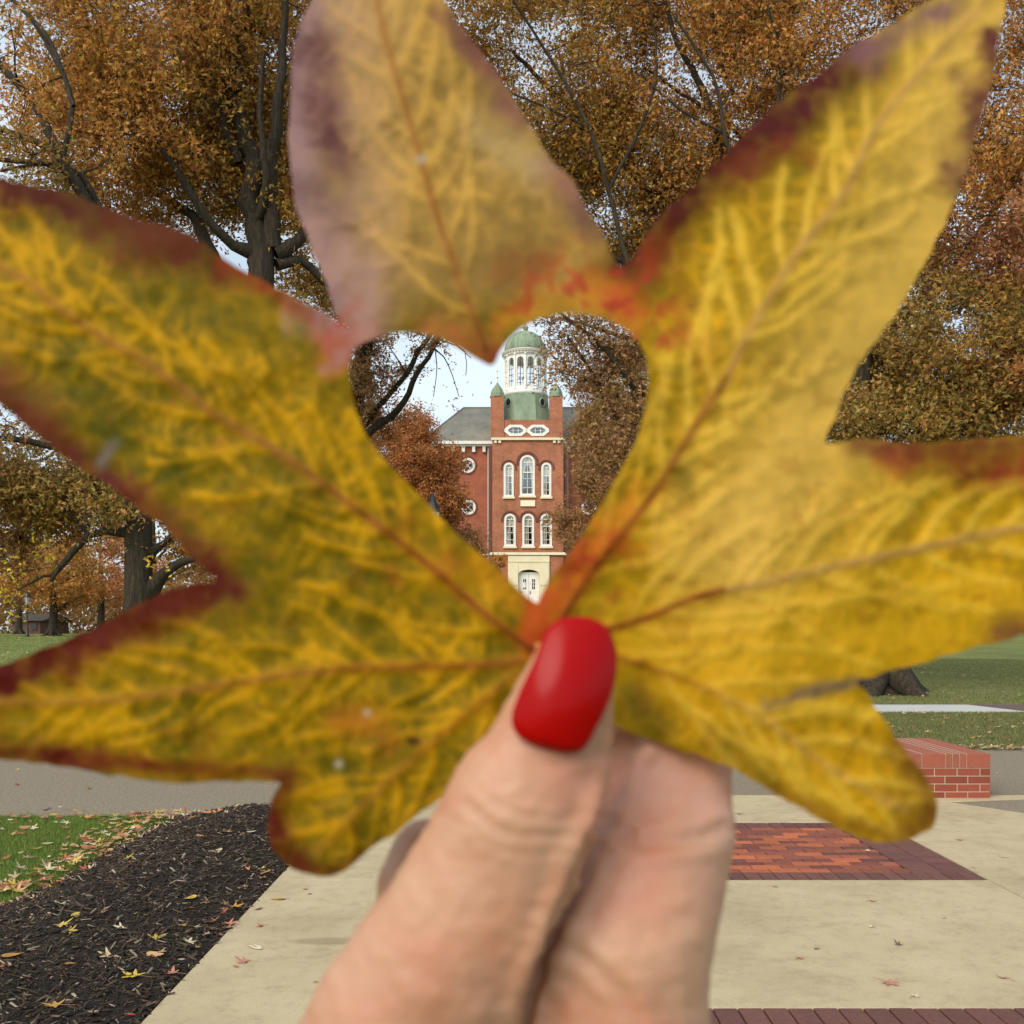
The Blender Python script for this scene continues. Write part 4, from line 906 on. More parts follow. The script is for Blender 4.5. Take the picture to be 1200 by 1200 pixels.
for i in range(16):
    a = 2*math.pi*i/16; m.tube([(DC[0]+(RO+.01)*math.cos(t*math.pi/2/10)*math.cos(a), DC[1]+(RO+.01)*math.cos(t*math.pi/2/10)*math.sin(a), zT+.46+(hd+.01)*math.sin(t*math.pi/2/10)) for t in range(10)], [.03]*10, 4)
m.build('dome_rib', M_cop, hall)
# wings
WY = 90.0
def wing(pa, pb, hip_left, rounds):
    xa, xb = bx(pa, WY), bx(pb, WY); ze = bz(523.5, WY)
    lp = [[(xa,base_z),(xb,base_z),(xb,ze),(xa,ze)]]+[circ(bx(c[0],WY), bz(c[1],WY), .52) for c in rounds]
    link('wing_wall', plate(lp, WY, WY+.35), M_br2, hall)
    m = MB(); m.box(xa, xa+.35, WY+.35, WY+12, base_z, ze); m.box(xb-.35, xb, WY+.35, WY+12, base_z, ze); m.box(xa+.36, xb-.36, WY+1.2, WY+1.3, base_z, ze-.1); m.box(xa+.35, xb-.35, WY+11.6, WY+12-.003, base_z, ze); m.build('wing_side_wall', M_br2, hall)
    m = MB(); zc = ze+.002; m.box(xa-.5, xb+.5, WY-.55, WY+12.5, zc+.15, zc+.42); m.box(xa-.3, xb+.3, WY-.3, WY+12.3, zc, zc+.148); m.build('wing_cornice', M_white, hall)
    m = MB(); p = pa+3
    while p < pb-2:
        m.box(bx(p,WY), bx(p+3.6,WY), WY-.28, WY-.003, ze-.5, ze); p += 12.1
    m.build('wing_bracket', M_white, hall)
    zr = bz(478, WY+4.5); za = zc+.425
    e = .55; i_ = (zr-za)*1.5; A = [(xa-e,WY-e,za),(xb+e,WY-e,za),(xb+e,WY+12+e,za),(xa-e,WY+12+e,za)]
    Rg = [((xa+2.9 if hip_left else xa-e), WY+4.5, zr), ((xb+e if hip_left else xb-2.9), WY+4.5, zr), ((xb+e if hip_left else xb-2.9), WY+7.5, zr), ((xa+2.9 if hip_left else xa-e), WY+7.5, zr)]
    m = MB(); m.add(A+Rg, [(0,1,5,4),(1,2,6,5),(2,3,7,6),(3,0,4,7),(4,5,6,7)]); m.build('wing_roof', M_slate, hall)
    m = MB(); m.tube([Rg[0], Rg[1]], [.09]*2, 6); m.tube([A[0] if hip_left else A[1], Rg[0] if hip_left else Rg[1]], [.09]*2, 6); m.build('ridge_cap', M_slate, hall)
    for c in rounds:
        X, Z = bx(c[0],WY), bz(c[1],WY)
        fr = link('round_window', plate([circ(X,Z,.66), circ(X,Z,.46)], WY-.06, WY+.1), M_white, hall)
        m = MB(); 
        for a in (45, 135):
            d = Vector((math.cos(R(a)),0,math.sin(R(a))))*.47; m.tube([Vector((X,WY+.05,Z))-d, Vector((X,WY+.05,Z))+d], [.035]*2, 6)
        for a in range(4):
            cc = Vector((X+.24*math.cos(R(90*a)), WY+.05, Z+.24*math.sin(R(90*a)))); m.tube([cc+Vector((.19*math.cos(t*math.pi/6),0,.19*math.sin(t*math.pi/6))) for t in range(13)], [.018]*13, 4)
        m.build('glazing_bar', M_white, fr)
        link('pane', plate([circ(X,Z,.5)], WY+.12, WY+.14), M_pane, fr)
        hh = link('window_hood', plate([circ(X,Z,.84), circ(X,Z,.68)], WY-.04, WY-.002), M_hood, hall)
wing(502, 575.5, True, [(547.9,545.4),(548.8,594.5)])
wing(661.5, 735, False, [(690,545.4),(690,594.5)])
m = MB(); m.box(bx(573,88.9), TX0-.002, FY+.3, FY+1.9, base_z, bz(523)); m.box(TX1+.002, bx(664,88.9), FY+.3, FY+1.9, base_z, bz(523)); m.build('corner_pilaster', M_hood, hall)
m = MB(); m.tube([(bx(572.2,WY),WY-.1,base_z),(bx(572.2,WY),WY-.1,bz(524,WY))], [.07]*2, 8); m.tube([(bx(665,WY),WY-.1,base_z),(bx(665,WY),WY-.1,bz(524,WY))], [.07]*2, 8); m.build('downpipe', mat('grey pipe', (.42,.36,.32), .5), hall, True)
m = MB(); m.box(bx(502,WY), TX0-.003, WY-.12, WY-.004, bz(650.8,WY), bz(649.4,WY)); m.box(TX1+.003, bx(735,WY), WY-.12, WY-.004, bz(650.8,WY), bz(649.4,WY)); m.build('wing_belt_course', M_cream, hall)

# far low brick building at the left
fb = empty('low_brick_building', (bx(60,125),125,1.0)); tag(fb, 'small low brick building far behind the left lawn, between distant trunks', 'building')
m = MB(); m.box(bx(14,125), bx(47,125), 125, 133, 1.0, 2.7); m.build('wall', noise_mat('far brick', [(.3,(.10,.055,.04)),(.7,(.15,.08,.06))], scale=1), fb)
m = MB(); xa, xb = bx(14,125), bx(47,125); m.add([(xa-.5,124.5,2.7),(xb+.5,124.5,2.7),(xb+.5,133.5,2.7),(xa-.5,133.5,2.7),(xa-.5,129,3.6),(xb+.5,129,3.6)], [(0,1,5,4),(2,3,4,5),(0,4,3),(1,2,5)]); m.build('roof', mat('brown shingles', (.06,.045,.035), .9), fb)
for p in (18, 36):
    m = MB(); m.box(bx(p,125), bx(p+8,125), 124.95, 125.1, 1.5, 2.4); fr = m.build('window', M_hood, fb)
    m = MB(); m.box(bx(p+1,125), bx(p+7,125), 124.9, 124.948, 1.55, 2.35); m.build('pane', M_pane, fr)

# ------------------------------------------------------------------ TREES
M_bark = noise_mat('grey brown bark', [(.3,(.016,.012,.007)),(.5,(.042,.032,.020)),(.75,(.09,.07,.045))], scale=5, rough=.9, bump=.9, bscale=14, stretch=(3,3,.5), dist=.05, rgh=.7)
M_fol = attr_mat('tree foliage', rough=.55, trans=.45, spec=.25)
def tubes_np(paths, sides):
    """many thin tapered tubes in one go; paths: list of (pts (k,3), radii (k,))"""
    mb = MB()
    for pts, rad, sd in paths: mb.tube(pts, rad, sd, caps=False)
    return mb
PAL = {
 'orange': [(.44,.205,.05),(.38,.165,.042),(.50,.27,.075),(.30,.13,.035),(.42,.25,.06),(.26,.16,.04)],
 'gold': [(.40,.21,.045),(.33,.19,.04),(.46,.28,.06),(.27,.15,.035),(.36,.15,.04),(.25,.19,.045)],
 'brown': [(.34,.18,.075),(.28,.145,.06),(.40,.23,.10),(.22,.12,.05),(.30,.19,.08)],
 'rust': [(.40,.165,.055),(.33,.135,.045),(.46,.22,.08),(.26,.11,.04)],
 'olive': [(.27,.185,.045),(.21,.155,.04),(.35,.21,.055),(.17,.13,.035),(.40,.20,.06),(.30,.22,.06)],
 'pinkbrown': [(.42,.20,.10),(.36,.16,.075),(.48,.26,.13),(.28,.14,.06)],
 'yellow': [(.62,.44,.05),(.52,.36,.05)]}
def crook(a, b, n, amp, rr, droop=0):
    a, b = np.array(a, float), np.array(b, float); l = np.linalg.norm(b-a); out = []
    off = np.zeros(3)
    for i in range(n+1):
        t = i/n; off = off+rr.normal(0, 1, 3)*amp*l/n if 0 < i < n else off
        out.append(a*(1-t)+b*t+off*math.sin(t*math.pi)+np.array([0,0,droop*l*4*t*(1-t)]))
    return np.array(out)
def tree(label, base, trunk, limbs, blobs, leaf=.11, per=220, cr=.9, name='oak_tree', seed=0, twigs=7, extra=(), group='trees around the lawn', flare=1.6, hue=1.0):
    """trunk: [(x,y,z,r)], limbs: list of same; blobs: (centre, radii, clumps, palette)"""
    rr = np.random.default_rng(seed); rt = empty(name, base); tag(rt, label, 'tree', group)
    tb = MB(); pts = [np.array(p[:3]) for p in trunk]; rad = [p[3] for p in trunk]
    P = catmull([tuple(p) for p in trunk], .35); pts = [p[:3] for p in P]; rad = [max(.02, p[3]) for p in P]
    z0 = pts[0][2]; rad = [r*(1+(flare-1)*math.exp(-(p[2]-z0)/.35)) for p, r in zip(pts, rad)]
    tb.tube(pts, rad, 20, caps=False)
    for k in range(6): # root buttresses
        a = k*math.pi/3+rr.uniform(-.4,.4); r0 = rad[0]
        tb.tube([(pts[0][0]+math.cos(a)*r0*d, pts[0][1]+math.sin(a)*r0*d, z0+h) for d, h in ((.45,.75*r0),(.8,.35*r0),(1.25,.06*r0),(1.7,-.1*r0))], [r0*.42,r0*.34,r0*.22,r0*.10], 8, caps=False)
    tr_ = tb.build('trunk', M_bark, rt, True)
    sk = [p for p in pts[len(pts)//3:]]; skr = list(rad[len(rad)//3:]); bb = MB()
    for lb in limbs:
        Pl = catmull([tuple(p) for p in lb], .3); lp = [p[:3]+rr.normal(0, p[3]*.22, 3) for p in Pl]; lr_ = [max(.012, p[3]) for p in Pl]
        bb.tube(lp, lr_, 10, caps=False); sk += lp; skr += lr_
    sk = np.array(sk); skr = np.array(skr)
    cl = []
    for c, rad3, n, pal in blobs:
        for _ in range(n):
            d = rr.normal(0, 1, 3); d /= np.linalg.norm(d); d *= rr.uniform(.35, 1)**(1/2.2)
            cl.append((np.array(c)+d*np.array(rad3), pal))
    order = sorted(range(len(cl)), key=lambda i: np.min(np.linalg.norm(sk-cl[i][0], axis=1)))
    V = []; C = []; hubs = []
    for i in order:
        c, pal = cl[i]; dd = np.linalg.norm(sk-c, axis=1); j = int(np.argmin(dd+np.clip(sk[:,2]-c[2], 0, 9)*.8)); l = dd[j]
        r0 = min(skr[j]*.55, .012+.011*l); path = crook(sk[j], c, max(3, int(l/.4)), .16, rr, -.03)
        rads = np.linspace(r0, .007, len(path)); bb.tube(path, rads, 5, caps=False)
        sk = np.vstack([sk, path[1:]]); skr = np.r_[skr, rads[1:]]
        tips = []
        for k in range(twigs):
            d = rr.normal(0, 1, 3); d[2] = d[2]*.6+.1; d /= np.linalg.norm(d); ln = cr*rr.uniform(.6, 1.25); s = path[-1-rr.integers(0, min(2, len(path)-1))]
            tp = crook(s, s+d*ln, 3, .15, rr, .03); bb.tube(tp, [.009,.007,.005,.003], 3, caps=False); tips.append(tp)
        tips = np.array(tips).reshape(-1, 4, 3); n = int(per*rr.uniform(.55, 1.4))
        ti = rr.integers(0, len(tips), n); u = rr.uniform(.15, 1.0, n)*3; k = np.minimum(u.astype(int), 2); f = (u-k)[:,None]
        pos = tips[ti, k]*(1-f)+tips[ti, k+1]*f+rr.normal(0, cr*.16, (n, 3))
        V.append(pos); pc = np.array(PAL[pal])
        C.append(pc[rr.integers(0, len(pc), n)]*rr.uniform(.75, 1.25, (n,1))*rr.uniform(.85, 1.15))
    for pos, pal, sp, n in extra:
        V.append(np.array(pos)+rr.normal(0, 1, (n,3))*np.array(sp)); pc = np.array(PAL[pal]); C.append(pc[rr.integers(0, len(pc), n)])
    bb.build('branches', M_bark, rt, True)
    pos = np.vstack(V); col = np.vstack(C)*hue; n = len(pos)
    a = rr.normal(0, 1, (n,3)); a /= np.linalg.norm(a, axis=1)[:,None]; b = np.cross(a, rr.normal(0, 1, (n,3))); b /= np.linalg.norm(b, axis=1)[:,None]; c_ = np.cross(a, b)
    s = leaf*rr.uniform(.6, 1.25, n)[:,None]
    # each leaf: two slender crossing lobes folded a little
    Q1 = np.stack([pos-a*s*.5, pos+b*s*.17-a*s*.05+c_*s*.10, pos+a*s*.60, pos-b*s*.17+c_*s*.10], 1)
    d1 = a*.55+b*.83; e1 = b*.55-a*.83
    Q2 = np.stack([pos-d1*s*.42+c_*s*.05, pos+e1*s*.14+c_*s*.12, pos+d1*s*.42+c_*s*.05, pos-e1*s*.14+c_*s*.02], 1)
    Q = np.stack([Q1, Q2], 1).reshape(-1, 3)
    link('crown', np_mesh('crown', Q, np.arange(n*8).reshape(-1, 4), np.clip(np.repeat(col, 8, 0)*np.array([1.50,1.52,1.50]), 0, .85)), M_fol, rt)
    return rt, n
def lim(Y, pts, dy=0):
    """limb through picture-plane landmarks at distance Y: (px, py, width px[, extra depth])"""
    out = []
    for i, p in enumerate(pts):
        y = Y+(p[3] if len(p) > 3 else dy*i); v = at(p[0], p[1], y); out.append((v.x, v.y, v.z, p[2]/2*y/F))
    return out
def blob(px, py, Y, rx, ry, rz, n, pal): return (tuple(at(px, py, Y)), (rx*Y/F, ry, rz*Y/F), n, pal)
tot = 0
# left orange tree
Y = 24; b = at(300, 300, Y); g0 = tz(Y)
r_ = tree('big golden oak with a dark forked trunk standing between the leaf lobes', (b.x, Y, g0), [(b.x+.1,Y,g0,.40),(b.x+.1,Y,2.5,.37),(b.x,Y,6,.34),(b.x+.1,Y,9.3,.31),(b.x+.15,Y,10.6,.28)],
 [lim(Y,[(306,330,26),(302,270,26),(290,170,22),(278,130,20),(262,70,17),(245,30,14),(230,-10,12),(215,-80,7)],.05), lim(Y,[(318,290,22),(316,200,17),(322,150,14),(330,70,10),(335,0,8),(330,-90,5)],-.1),
  lim(Y,[(300,300,20),(275,285,12),(250,265,11),(225,230,10),(205,195,8),(190,175,6)],-.3), lim(Y,[(325,300,20),(345,280,14),(370,262,12),(400,240,9)],.2), lim(Y,[(278,110,14),(280,60,12),(290,0,10),(288,-70,7)],.2),
  lim(Y,[(250,310,20),(238,270,14),(215,245,10),(160,210,8),(110,160,6)],.4), lim(Y,[(282,190,13),(262,150,10),(258,110,8)],-.2), lim(Y,[(325,310,14),(350,305,11),(380,330,9),(420,350,6)],.3),
  lim(Y,[(300,262,10),(312,220,9),(305,130,7),(310,60,5)],-.4)],
 [blob(190,90,Y+.8,140,3.0,140,72,'gold'),blob(330,60,Y+2.2,120,2.2,150,62,'gold'),blob(150,180,Y+.2,110,2.2,80,44,'orange'),blob(240,190,Y+1.4,70,1.6,90,30,'gold'),blob(180,40,Y-.5,110,2,70,22,'orange'),blob(60,30,Y,90,3,90,12,'orange'),blob(230,-90,Y,260,4,110,60,'gold'),blob(380,250,Y+1.5,80,2,110,22,'gold'),blob(330,170,Y+2,80,1.6,110,30,'gold')], leaf=.135, per=330, cr=1.1, seed=1, twigs=8); tot += r_[1]
# far-left tree with the grey trunk
Y = 21; b = at(165, 650, Y)
r_ = tree('old tree with a thick grey-green trunk and an arched low branch at the left', (b.x, Y, 0), [(b.x-.05,Y,0,.34),(b.x-.05,Y,1.6,.29),(b.x-.05,Y,4,.27),(b.x-.08,Y,6.5,.25),(at(150,400,Y).x,Y,at(150,400,Y).z,.26)],
 [lim(Y,[(158,625,16),(125,622,9),(105,628,8),(88,643,8),(74,662,7),(63,674,6),(60,682,4)],-.05), lim(Y,[(64,673,4),(50,676,3),(20,692,1.6)]), lim(Y,[(175,690,24),(185,685,18),(195,670,12),(212,660,9),(230,655,7)],-.05), lim(Y,[(178,650,14),(190,640,8),(205,625,5)]),
  lim(Y,[(150,410,24),(140,340,20),(122,260,15),(100,235,14),(72,185,12),(50,140,10),(20,100,9),(-10,60,7)],-.1), lim(Y,[(70,180,10),(40,165,8),(0,150,6),(-50,130,4)]), lim(Y,[(120,255,9),(80,198,8),(40,190,6),(0,188,5),(-60,180,4)],.1),
  lim(Y,[(128,270,9),(95,205,7),(60,192,5),(0,200,3)],-.2), lim(Y,[(86,125,5),(60,50,5),(20,5,5),(-20,-40,4)],.1), lim(Y,[(72,185,7),(85,120,6),(60,60,5),(30,10,4)],.2), lim(Y,[(105,628,5),(70,590,4),(45,560,3)],.1), lim(Y,[(160,560,14),(110,540,10),(50,520,8),(-20,510,6)],.1)],
 [blob(20,230,Y,80,2.5,50,16,'olive'),blob(60,120,Y,100,2.5,110,9,'orange'),blob(50,560,Y+1,90,2.2,60,40,'olive'),blob(30,600,Y+1.5,90,2,45,24,'brown'),blob(-10,600,Y,60,2.5,70,20,'brown'),blob(90,600,Y+1.5,60,1.5,35,14,'gold'),blob(-100,350,Y,120,3,250,50,'gold'),blob(215,630,Y+.8,28,1.2,35,8,'gold'),blob(140,585,Y,60,1.4,25,10,'olive')],
 leaf=.125, per=210, cr=.85, seed=2, twigs=8, extra=[(at(50,645,Y),'yellow',(.25,.3,.25),70),(at(8,690,Y-1),'yellow',(.12,.3,.35),60),(at(185,663,Y-.6),'yellow',(.12,.1,.12),14)]); tot += r_[1]
# upper centre/right brown tree, branches reaching left into the heart
Y = 27; b = at(850, 700, Y); g0 = tz(Y)
r_ = tree('wide coppery oak filling the sky above the heart', (b.x, Y, g0), [(b.x,Y,g0,.45),(b.x,Y,3,.40),(b.x-.1,Y,7,.34),(b.x-.2,Y,11,.26),(b.x-.1,Y,15,.2)],
 [lim(Y,[(850,560,26),(810,500,17),(770,470,13),(735,440,9),(700,400,6),(670,378,4),(640,350,3)],-.1), lim(Y,[(845,620,20),(790,560,12),(745,520,8),(715,480,6),(690,430,4),(665,395,3)],.1), lim(Y,[(820,500,12),(770,420,9),(745,400,7),(700,385,4),(655,372,2.5)],.2),
  lim(Y,[(835,380,18),(800,300,12),(740,200,9),(660,120,6),(600,60,4)],.1), lim(Y,[(840,340,18),(850,200,12),(830,120,9),(790,40,6),(770,-40,4)],-.2), lim(Y,[(850,300,14),(900,200,9),(910,120,7),(925,40,6),(935,-40,4)],.1), lim(Y,[(900,200,8),(860,150,5),(820,110,3)]), lim(Y,[(840,400,14),(780,330,10),(700,290,6),(650,240,4)],.2),
  lim(Y-1.6,[(740,330,7),(715,230,5.5),(690,150,4.5),(640,60,3.5),(600,0,2.5)],-.05),lim(Y-1.6,[(712,225,4.5),(750,150,3.8),(770,80,3),(760,0,2.2)],-.05),lim(Y-1.6,[(690,150,3.5),(650,130,2.6),(600,110,2)],0),lim(Y-1.8,[(880,260,7),(850,160,5),(835,90,4),(790,20,3)],-.05),lim(Y-1.8,[(848,155,4),(800,130,3),(750,85,2.2)],0),lim(Y-1.8,[(905,160,6),(915,80,5),(900,10,4)],0),lim(Y-1.8,[(912,90,4),(960,40,3),(985,0,2.4)],0),lim(Y,[(860,110,5),(840,60,4),(835,0,3)],-.3),lim(Y,[(850,140,5),(800,110,4),(755,80,3)],-.3)],
 [blob(650,90,Y+1,130,3.0,140,100,'gold'),blob(820,120,Y+1,140,3.0,150,140,'orange'),blob(720,220,Y+1.5,110,2.6,100,80,'gold'),blob(640,200,Y+1,70,2.4,90,36,'gold'),blob(560,30,Y,80,3,60,26,'gold'),blob(960,60,Y,130,3.4,130,90,'orange'),blob(780,-90,Y,300,4,100,80,'gold'),blob(840,300,Y+1,120,2.5,120,30,'brown'),blob(738,415,Y+1,30,1.8,48,11,'brown'),blob(690,420,Y+.5,38,1.2,42,10,'brown'),blob(665,385,Y+.5,30,1,20,5,'brown'),blob(725,500,Y,36,1.6,70,17,'brown')],
 leaf=.135, per=230, cr=1.1, seed=3, twigs=9); tot += r_[1]
# right big tree with flared base
Y = 25.8; b = at(1028, 800, Y); g0 = tz(Y)
r_ = tree('massive old tree at the right with spreading root flare on the lawn', (b.x, Y, g0-.03), [(b.x,Y,g0-.03,.52),(b.x,Y,1.0,.46),(b.x,Y,4,.46),(at(1010,470,Y).x,Y,at(1010,470,Y).z,.30),(at(1015,380,Y).x,Y,at(1015,380,Y).z,.24),(at(1060,200,Y).x,Y,at(1060,200,Y).z,.2)],
 [lim(Y,[(1010,510,34),(1045,490,26),(1075,465,20),(1095,455,14),(1150,430,8),(1210,400,5)],-.15), lim(Y,[(1020,400,18),(1080,350,12),(1130,300,9),(1190,200,6),(1220,100,4)],.1), lim(Y,[(1020,420,14),(1000,350,9),(1000,300,6)]), lim(Y,[(1060,200,10),(1100,100,8),(1130,0,6)],.1), lim(Y,[(1040,560,16),(1120,540,10),(1200,530,7),(1280,500,5)],.1)],
 [blob(1120,420,Y,95,2.8,80,46,'olive'),blob(1130,410,Y,95,2.8,80,16,'gold'),blob(1080,470,Y,90,2.2,50,14,'olive'),blob(1040,400,Y+1,70,2,90,34,'olive'),blob(1080,500,Y-.5,120,1.8,40,46,'olive'),blob(1170,260,Y,90,3.2,120,40,'pinkbrown'),blob(1160,250,Y,90,3.2,120,40,'orange'),blob(1180,90,Y,90,3.2,120,50,'orange'),blob(1150,470,Y-1,70,1.6,30,18,'olive'),blob(1130,-60,Y,180,3,90,26,'orange'),blob(1290,250,Y,90,4,280,50,'gold'),blob(1180,440,Y-1,40,1.4,50,12,'rust')],
 leaf=.135, per=290, cr=.95, seed=4, twigs=8, flare=1.9, extra=[(at(1000,470,Y+3),'yellow',(.5,.3,.4),60)]); tot += r_[1]
# heart-left tree
Y = 34; b = at(405, 700, Y); g0 = tz(Y)
r_ = tree('shaggy dark tree at the left of the heart with two limbs crossing the sky', (b.x, Y, g0), [(b.x,Y,g0,.45),(b.x,Y,4,.42),(b.x,Y,8,.40),(at(410,500,Y).x,Y,at(410,500,Y).z,.34),(at(425,420,Y).x,Y,at(425,420,Y).z,.27),(at(440,330,Y).x,Y,at(440,330,Y).z,.2)],
 [lim(Y,[(405,540,13),(436,503,10),(458,487,9),(475,470,7.5),(488,440,6.5),(502,418,5.5),(515,395,5),(530,360,3)],-.05), lim(Y,[(412,520,11),(440,480,7),(460,458,6),(478,436,6),(490,412,5.5),(503,395,5),(515,360,3)],.1),
  lim(Y,[(505,405,2.2),(520,418,1.4),(530,440,1.0),(538,465,.7)]), lim(Y,[(512,398,2),(535,405,1.2),(552,420,.8)]), lim(Y,[(508,400,1.6),(512,430,1.0),(508,465,.7)]), lim(Y,[(520,395,1.6),(545,412,1.0),(546,440,.6)]), lim(Y,[(478,440,2),(465,420,1.5),(455,405,1)])],
 [blob(425,430,Y,18,1.6,80,40,'brown'),blob(455,480,Y+1,25,1.2,35,9,'rust'),blob(468,420,Y,30,1.5,26,6,'brown'),blob(500,405,Y,35,1.5,22,4,'brown'),blob(400,300,Y,80,2,90,40,'gold'),blob(440,520,Y+1,20,1.2,25,6,'rust')],
 leaf=.13, per=150, cr=.7, seed=5, twigs=7, extra=[(at(533,478,Y),'brown',(.12,.1,.12),12),(at(520,435,Y),'brown',(.5,.3,.6),26)]); tot += r_[1]
# rust tree before the left wing
Y = 62; b = at(488, 640, Y); g0 = tz(Y)
def simple_tree(label, px, Y, pyt, halfw, pal, n, per, seed, leaf=.17, low=None, blobs=None, tr=.28, cr=1.0, hue=1.0):
    b = at(px, 600, Y); g0 = tz(Y); zt = at(px, pyt, Y).z; hw = halfw*Y/F; zb = at(px, low, Y).z if low else g0+2.2
    rr = np.random.default_rng(seed+50); H = zt-g0
    trunk = [(b.x,Y,g0,tr),(b.x+.05,Y,g0+H*.25,tr*.85),(b.x,Y,g0+H*.55,tr*.6),(b.x,Y,g0+H*.85,tr*.2)]
    limbs = []
    for k in range(7):
        a = rr.uniform(0, 6.28); z = g0+H*rr.uniform(.25, .65); e = hw*rr.uniform(.5, .8)
        limbs.append([(b.x,Y,z,tr*.4),(b.x+math.cos(a)*e*.5,Y+math.sin(a)*e*.5,z+H*.08,tr*.25),(b.x+math.cos(a)*e,Y+math.sin(a)*e,z+H*.16,tr*.1)])
    bl = blobs or [((b.x,Y,(zt+zb)/2),(hw,hw,(zt-zb)/2),n,pal)]
    return tree(label, (b.x,Y,g0), trunk, limbs, bl, leaf=leaf, per=per, cr=cr, seed=seed, twigs=5, hue=hue)
r_ = simple_tree('dense rust-brown tree covering the left wing of the hall', 485, 62, 482, 60, 'rust', 0, 330, 6, leaf=.15, blobs=[blob(488,500,62,22,2,16,22,'rust'),blob(490,545,62,36,2.6,45,85,'rust'),blob(500,598,62,38,2.6,40,70,'rust'),blob(530,645,62,32,2.4,26,40,'brown'),blob(524,592,62,20,1.6,22,22,'rust'),blob(525,550,62,12,1.4,25,12,'rust'),blob(470,560,62,34,2.5,60,40,'rust'),blob(450,520,63,22,2,30,16,'brown'),blob(480,640,62,50,2.5,50,40,'brown')]); tot += r_[1]
r_ = simple_tree('drab brown tree hiding the right wing of the hall', 745, 64, 400, 60, 'brown', 0, 330, 7, leaf=.15, tr=.35, blobs=[blob(722,500,64,42,2.4,50,80,'olive'),blob(716,570,64,40,2.4,55,100,'brown'),blob(700,635,64,40,2.2,30,55,'brown'),blob(666,612,64,14,1.2,14,9,'brown'),blob(690,520,64,22,1.6,40,12,'brown'),blob(740,440,65,30,2,60,34,'olive'),blob(684,500,64,14,1.4,22,8,'brown'),blob(765,560,64,60,3,90,50,'brown'),blob(695,455,64,20,1.6,30,7,'brown')]); tot += r_[1]
r_ = simple_tree('small orange shrubby tree by the steps of the hall', 586, 82, 640, 14, 'orange', 0, 200, 8, leaf=.12, tr=.1, cr=.5, blobs=[blob(582,662,82,12,1,10,16,'orange'),blob(575,680,82,16,1,16,16,'brown')]); tot += r_[1]
# far left trees
far = [('small orange maple on a straight trunk far across the left lawn', 62, 82, 640, 62, 'orange', 60, 200),
 ('far brown tree at the left edge behind the yellow twigs', -20, 95, 600, 80, 'brown', 60, 200),
 ('far copper tree between the slim lamp post and the grey trunk', 118, 100, 610, 60, 'rust', 60, 200),
 ('far grey-brown tree left of the orange maple', 22, 118, 560, 70, 'brown', 60, 190),
 ('far rust tree behind the grey trunk', 180, 92, 560, 70, 'rust', 60, 190),
 ('far brown tree hidden mostly behind the left leaf lobe', 260, 100, 520, 80, 'brown', 50, 180),
 ('tall far tree behind the golden oak', 370, 98, 420, 70, 'olive', 50, 180),
 ('tall far tree behind the right leaf lobe', 850, 98, 480, 80, 'brown', 50, 180),
 ('far olive tree behind the massive right tree', 1000, 90, 420, 90, 'olive', 70, 190),
 ('far orange tree at the right end of the lawn', 1130, 84, 430, 90, 'olive', 70, 190),
 ('far brown tree beyond the right edge of the lawn', 1260, 90, 430, 90, 'brown', 60, 180),
 ('far tree beyond the left edge of the photo', -120, 90, 430, 110, 'gold', 60, 180)]
for i, (lab, px, Y, pyt, hw, pal, n, per) in enumerate(far):
    r_ = simple_tree(lab, px, Y, pyt, hw, pal, n, per, 20+i, leaf=.26, cr=1.5, tr=.36); tot += r_[1]
# far hedge line and hills of trees
q = rng.uniform((-110, 132), (130, 160), (60000, 2)); zz = 1.1+rng.random(len(q))**.8*(9+4*vnoise(q, 18, 71, 3))
pos = np.c_[q, zz]; n = len(pos); a = rng.normal(0, 1, (n,3)); a /= np.linalg.norm(a, axis=1)[:,None]; b_ = np.cross(a, rng.normal(0, 1, (n,3))); b_ /= np.linalg.norm(b_, axis=1)[:,None]; s = .7
Q = np.stack([pos-a*s*.5, pos+b_*s*.35, pos+a*s*.5, pos-b_*s*.35], 1).reshape(-1, 3)
pc = np.array(PAL['brown']+PAL['rust']+PAL['olive']); cc = pc[rng.integers(0, len(pc), n)]
tag(link('distant_woods', np_mesh('distant_woods', Q, np.arange(n*4).reshape(-1, 4), np.repeat(cc, 4, 0)), M_fol), 'brown autumn woodland on the horizon behind the campus', 'woods', kind='stuff')
print('LEAVES', tot)

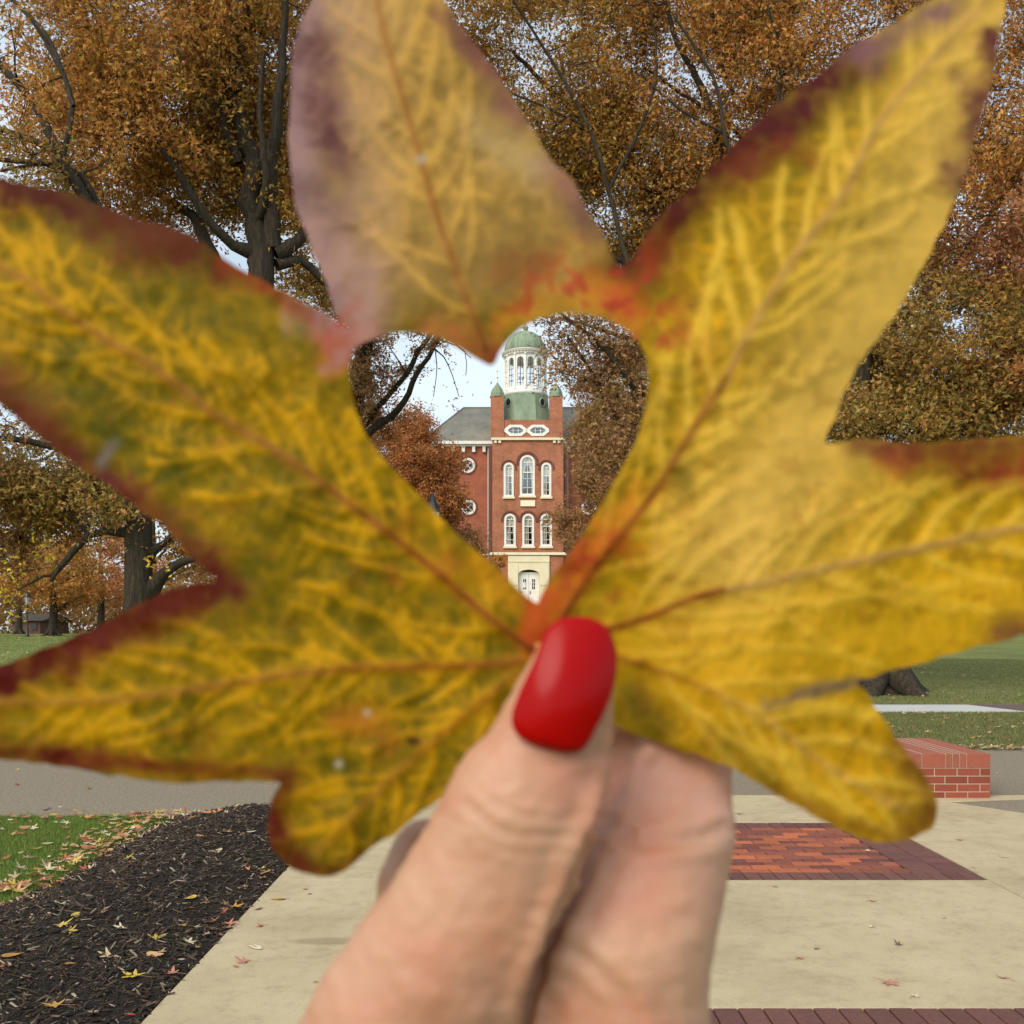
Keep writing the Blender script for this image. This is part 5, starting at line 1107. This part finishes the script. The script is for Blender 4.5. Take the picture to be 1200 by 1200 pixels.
# ------------------------------------------------------------------ LIGHT, SKY, CAMERA
W = bpy.data.worlds.new('World'); S.world = W; W.use_nodes = True; nt = W.node_tree
bg = nt.nodes['Background']; sky = nt.nodes.new('ShaderNodeTexSky'); sky.sky_type = 'NISHITA'; sky.sun_disc = False
SUN_EL, SUN_AZ = R(38), R(215)
sky.sun_elevation = SUN_EL; sky.sun_rotation = SUN_AZ; sky.air_density = 1.0; sky.dust_density = 2.0; sky.ozone_density = 1.0
tcw = nt.nodes.new('ShaderNodeTexCoord'); mpw = nt.nodes.new('ShaderNodeMapping'); mpw.inputs['Scale'].default_value = (1, 1, 3); nt.links.new(tcw.outputs['Generated'], mpw.inputs[0])
nw = nt.nodes.new('ShaderNodeTexNoise'); nw.inputs['Scale'].default_value = 2.2; nw.inputs['Detail'].default_value = 7; nt.links.new(mpw.outputs[0], nw.inputs['Vector'])
rw = nt.nodes.new('ShaderNodeValToRGB'); rw.color_ramp.elements[0].position = .35; rw.color_ramp.elements[0].color = (.35,.35,.35,1); rw.color_ramp.elements[1].position = .62; rw.color_ramp.elements[1].color = (.92,.92,.92,1)
nt.links.new(nw.outputs[0], rw.inputs[0])
mxw = nt.nodes.new('ShaderNodeMix'); mxw.data_type = 'RGBA'; nt.links.new(rw.outputs[0], mxw.inputs[0]); nt.links.new(sky.outputs[0], mxw.inputs[6]); mxw.inputs[7].default_value = (6.1, 7.0, 7.6, 1)
nt.links.new(mxw.outputs[2], bg.inputs['Color']); bg.inputs['Strength'].default_value = .11
sl = bpy.data.lights.new('sun', 'SUN'); sl.energy = 2.1; sl.angle = R(45); sl.color = (1, .90, .77)
so = bpy.data.objects.new('sun', sl); COL.objects.link(so)
dirv = Vector((math.sin(SUN_AZ)*math.cos(SUN_EL), math.cos(SUN_AZ)*math.cos(SUN_EL), math.sin(SUN_EL)))
so.rotation_euler = dirv.to_track_quat('Z', 'Y').to_euler()
cd = bpy.data.cameras.new('camera'); cam = bpy.data.objects.new('camera', cd); COL.objects.link(cam); S.camera = cam
cam.location = (0, 0, CAMH); cam.rotation_euler = (R(90), 0, 0); cd.lens = 36; cd.sensor_width = 36; cd.shift_y = (HOR-600)/1200
cd.clip_start = .01; cd.clip_end = 3000
cd.dof.use_dof = True; cd.dof.focus_distance = 40; cd.dof.aperture_fstop = 36/1.0
S.view_settings.view_transform = 'Standard'; S.view_settings.look = 'None'; S.view_settings.exposure = .45; S.view_settings.gamma = 1
S.render.engine = 'CYCLES'
S.cycles.transparent_max_bounces = 12
